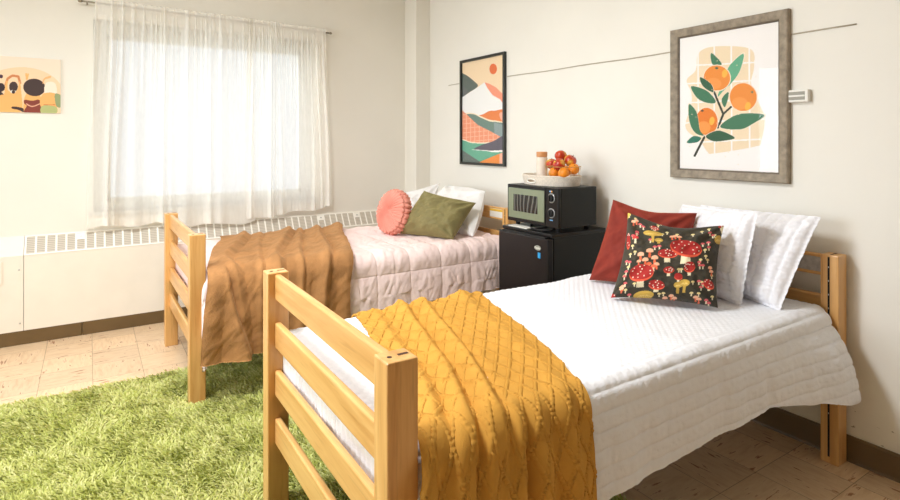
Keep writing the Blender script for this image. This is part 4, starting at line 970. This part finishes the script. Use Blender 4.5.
# ================================================================== SHAG RUG
RX0, RX1, RY0, RY1 = -1.0, 1.75, 1.15, 3.715
rug = thing('shag_rug', 'lime green shag rug on the tile floor under the beds', 'rug', ((RX0 + RX1) / 2, (RY0 + RY1) / 2, 0))
obj('backing', box(RX0 + .02, RX1 - .02, RY0 + .02, RY1 - .02, 0.001, .012), M['backing'], rug)
def rug_pile():
    step = .0078
    gx, gy = np.meshgrid(np.arange(RX0 + .01, RX1 - .01, step), np.arange(RY0 + .01, RY1 - .01, step), indexing='ij')
    x = gx.ravel() + rng.normal(0, step * .35, gx.size); y = gy.ravel() + rng.normal(0, step * .35, gx.size)
    # only keep what the room side can show: right-hand end under the front bed is covered
    n = x.size
    lean = fbm(x * 7, y * 7, 101) * .8 + fbm(x * 34, y * 34, 111) * .8 + rng.normal(0, .5, n)
    dirn = lean * 1.5 + 2.6
    amt = .015 + .012 * rng.random(n) + .006 * vnoise(x * 12, y * 12, 131)
    hgt = .028 + .008 * rng.random(n) + .0035 * fbm(x * 14, y * 14, 121)
    keep = np.ones(n, bool)                                          # pile pressed down around the bed posts
    for cx_, cy_ in ((B1[0] + .04, B1[1] + .036), (B2[0] + .046, B2[1] + BW2 - .036), (B2[0] + .04, B2[1] + .036)):
        dd = np.hypot(x - cx_, y - cy_); hgt *= 1 - .75 * np.exp(-(dd / .085) ** 2); keep &= ~((np.abs(x - cx_) < .046) & (np.abs(y - cy_) < .042))
    hgt[~keep] = .001
    wd = .0028 + .0016 * rng.random(n); wa = rng.random(n) * PI
    tone = np.clip(.5 + .28 * rng.normal(0, 1, n) + .25 * fbm(x * 10, y * 10, 141), 0, 1)
    cx, cy = np.cos(dirn), np.sin(dirn); px, py = np.cos(wa), np.sin(wa)
    V = np.zeros((n, 8, 3)); T = np.zeros((n, 8))
    for k, (f, hz, wf) in enumerate(((0, 0, 1.0), (.22, .5, 1.05), (.62, .86, .9), (1.15, 1.0, .35))):
        for j, sg in enumerate((-1, 1)):
            V[:, 2 * k + j, 0] = x + cx * amt * f + sg * px * wd * wf; V[:, 2 * k + j, 1] = y + cy * amt * f + sg * py * wd * wf
            V[:, 2 * k + j, 2] = .011 + hgt * hz; T[:, 2 * k + j] = tone
    V[:, :, 2] = np.maximum(V[:, :, 2], .011)
    b = np.arange(n)[:, None] * 8
    Fq = np.concatenate([np.stack([b + 2 * k, b + 2 * k + 1, b + 2 * k + 3, b + 2 * k + 2], 2).reshape(-1, 4) for k in range(3)])
    o = obj('pile', (V.reshape(-1, 3), Fq), M['pile'], rug, True, attr=T.ravel()); o['kind'] = 'stuff'
rug_pile()

# ================================================================== LIGHT
cl = thing('added_fill_light', 'flat white panel added unseen overhead for fill light', 'ceiling light', (-.1, 2.3, ZC))  # unseen fixture added to carry the overhead fill
obj('housing', box(-.7, .5, 2.0, 2.6, ZC - .06, ZC, .01), M['lamp'], cl)
def area(name, loc, rot, sx, sy, power, col, portal=False):
    l = bpy.data.lights.new(name, 'AREA'); l.shape = 'RECTANGLE'; l.size = sx; l.size_y = sy; l.energy = power; l.color = col
    if portal: l.cycles.is_portal = True
    o = bpy.data.objects.new(name, l); COL.objects.link(o); o.location = loc; o.rotation_euler = rot; return o
area('added_fill_lamp', (-.1, 2.3, ZC - .065), (0, 0, 0), 1.1, .5, 112, (.94, .97, 1))  # fill lamp added above the room, out of view
area('window_portal', ((OX0 + OX1) / 2, WY + .12, (OZ0 + OZ1) / 2), (-PI / 2, 0, 0), OX1 - OX0, OZ1 - OZ0, 1, (1, 1, 1), True)
area('added_window_portal', (LX - .09, (QY0 + QY1) / 2, (QZ0 + QZ1) / 2), (0, -PI / 2, 0), QZ1 - QZ0, QY1 - QY0, 1, (1, 1, 1), True)  # sky portal for the added left-wall window
wd_ = bpy.data.worlds.new('overcast_sky'); SC.world = wd_; wd_.use_nodes = True
nt = wd_.node_tree; bg = nt.nodes['Background']; bg.inputs[0].default_value = (.83, .92, 1.0, 1)
# overcast sky, brightened towards -x to feed the added side window
tc = nt.nodes.new('ShaderNodeTexCoord'); dp = nd(nt, 'ShaderNodeVectorMath', operation='DOT_PRODUCT'); dp.inputs[1].default_value = (-.93, .15, .33); L(nt, tc.outputs['Generated'], dp.inputs[0])
mr = nd(nt, 'ShaderNodeMapRange', interpolation_type='SMOOTHSTEP'); mr.inputs[1].default_value = .30; mr.inputs[2].default_value = .95; mr.inputs[3].default_value = 1.05; mr.inputs[4].default_value = 8.5
L(nt, dp.outputs['Value'], mr.inputs[0]); L(nt, mr.outputs[0], bg.inputs[1])

# ================================================================== CAMERA
cam = bpy.data.cameras.new('camera'); cam.sensor_width = 36; cam.lens = 556.3 / 900 * 36; cam.shift_y = -(250 - 141.8) / 900; cam.clip_start = .05
co = bpy.data.objects.new('camera', cam); COL.objects.link(co); co.location = (0, 0, 1.41); co.rotation_euler = (PI / 2, 0, -math.radians(33.0)); SC.camera = co
SC.view_settings.view_transform = 'Standard'; SC.view_settings.look = 'None'; SC.view_settings.gamma = 1; SC.view_settings.use_curve_mapping = False
SC.view_settings.exposure = -0.08
SC.cycles.max_bounces = 10; SC.cycles.diffuse_bounces = 6; SC.cycles.transparent_max_bounces = 16
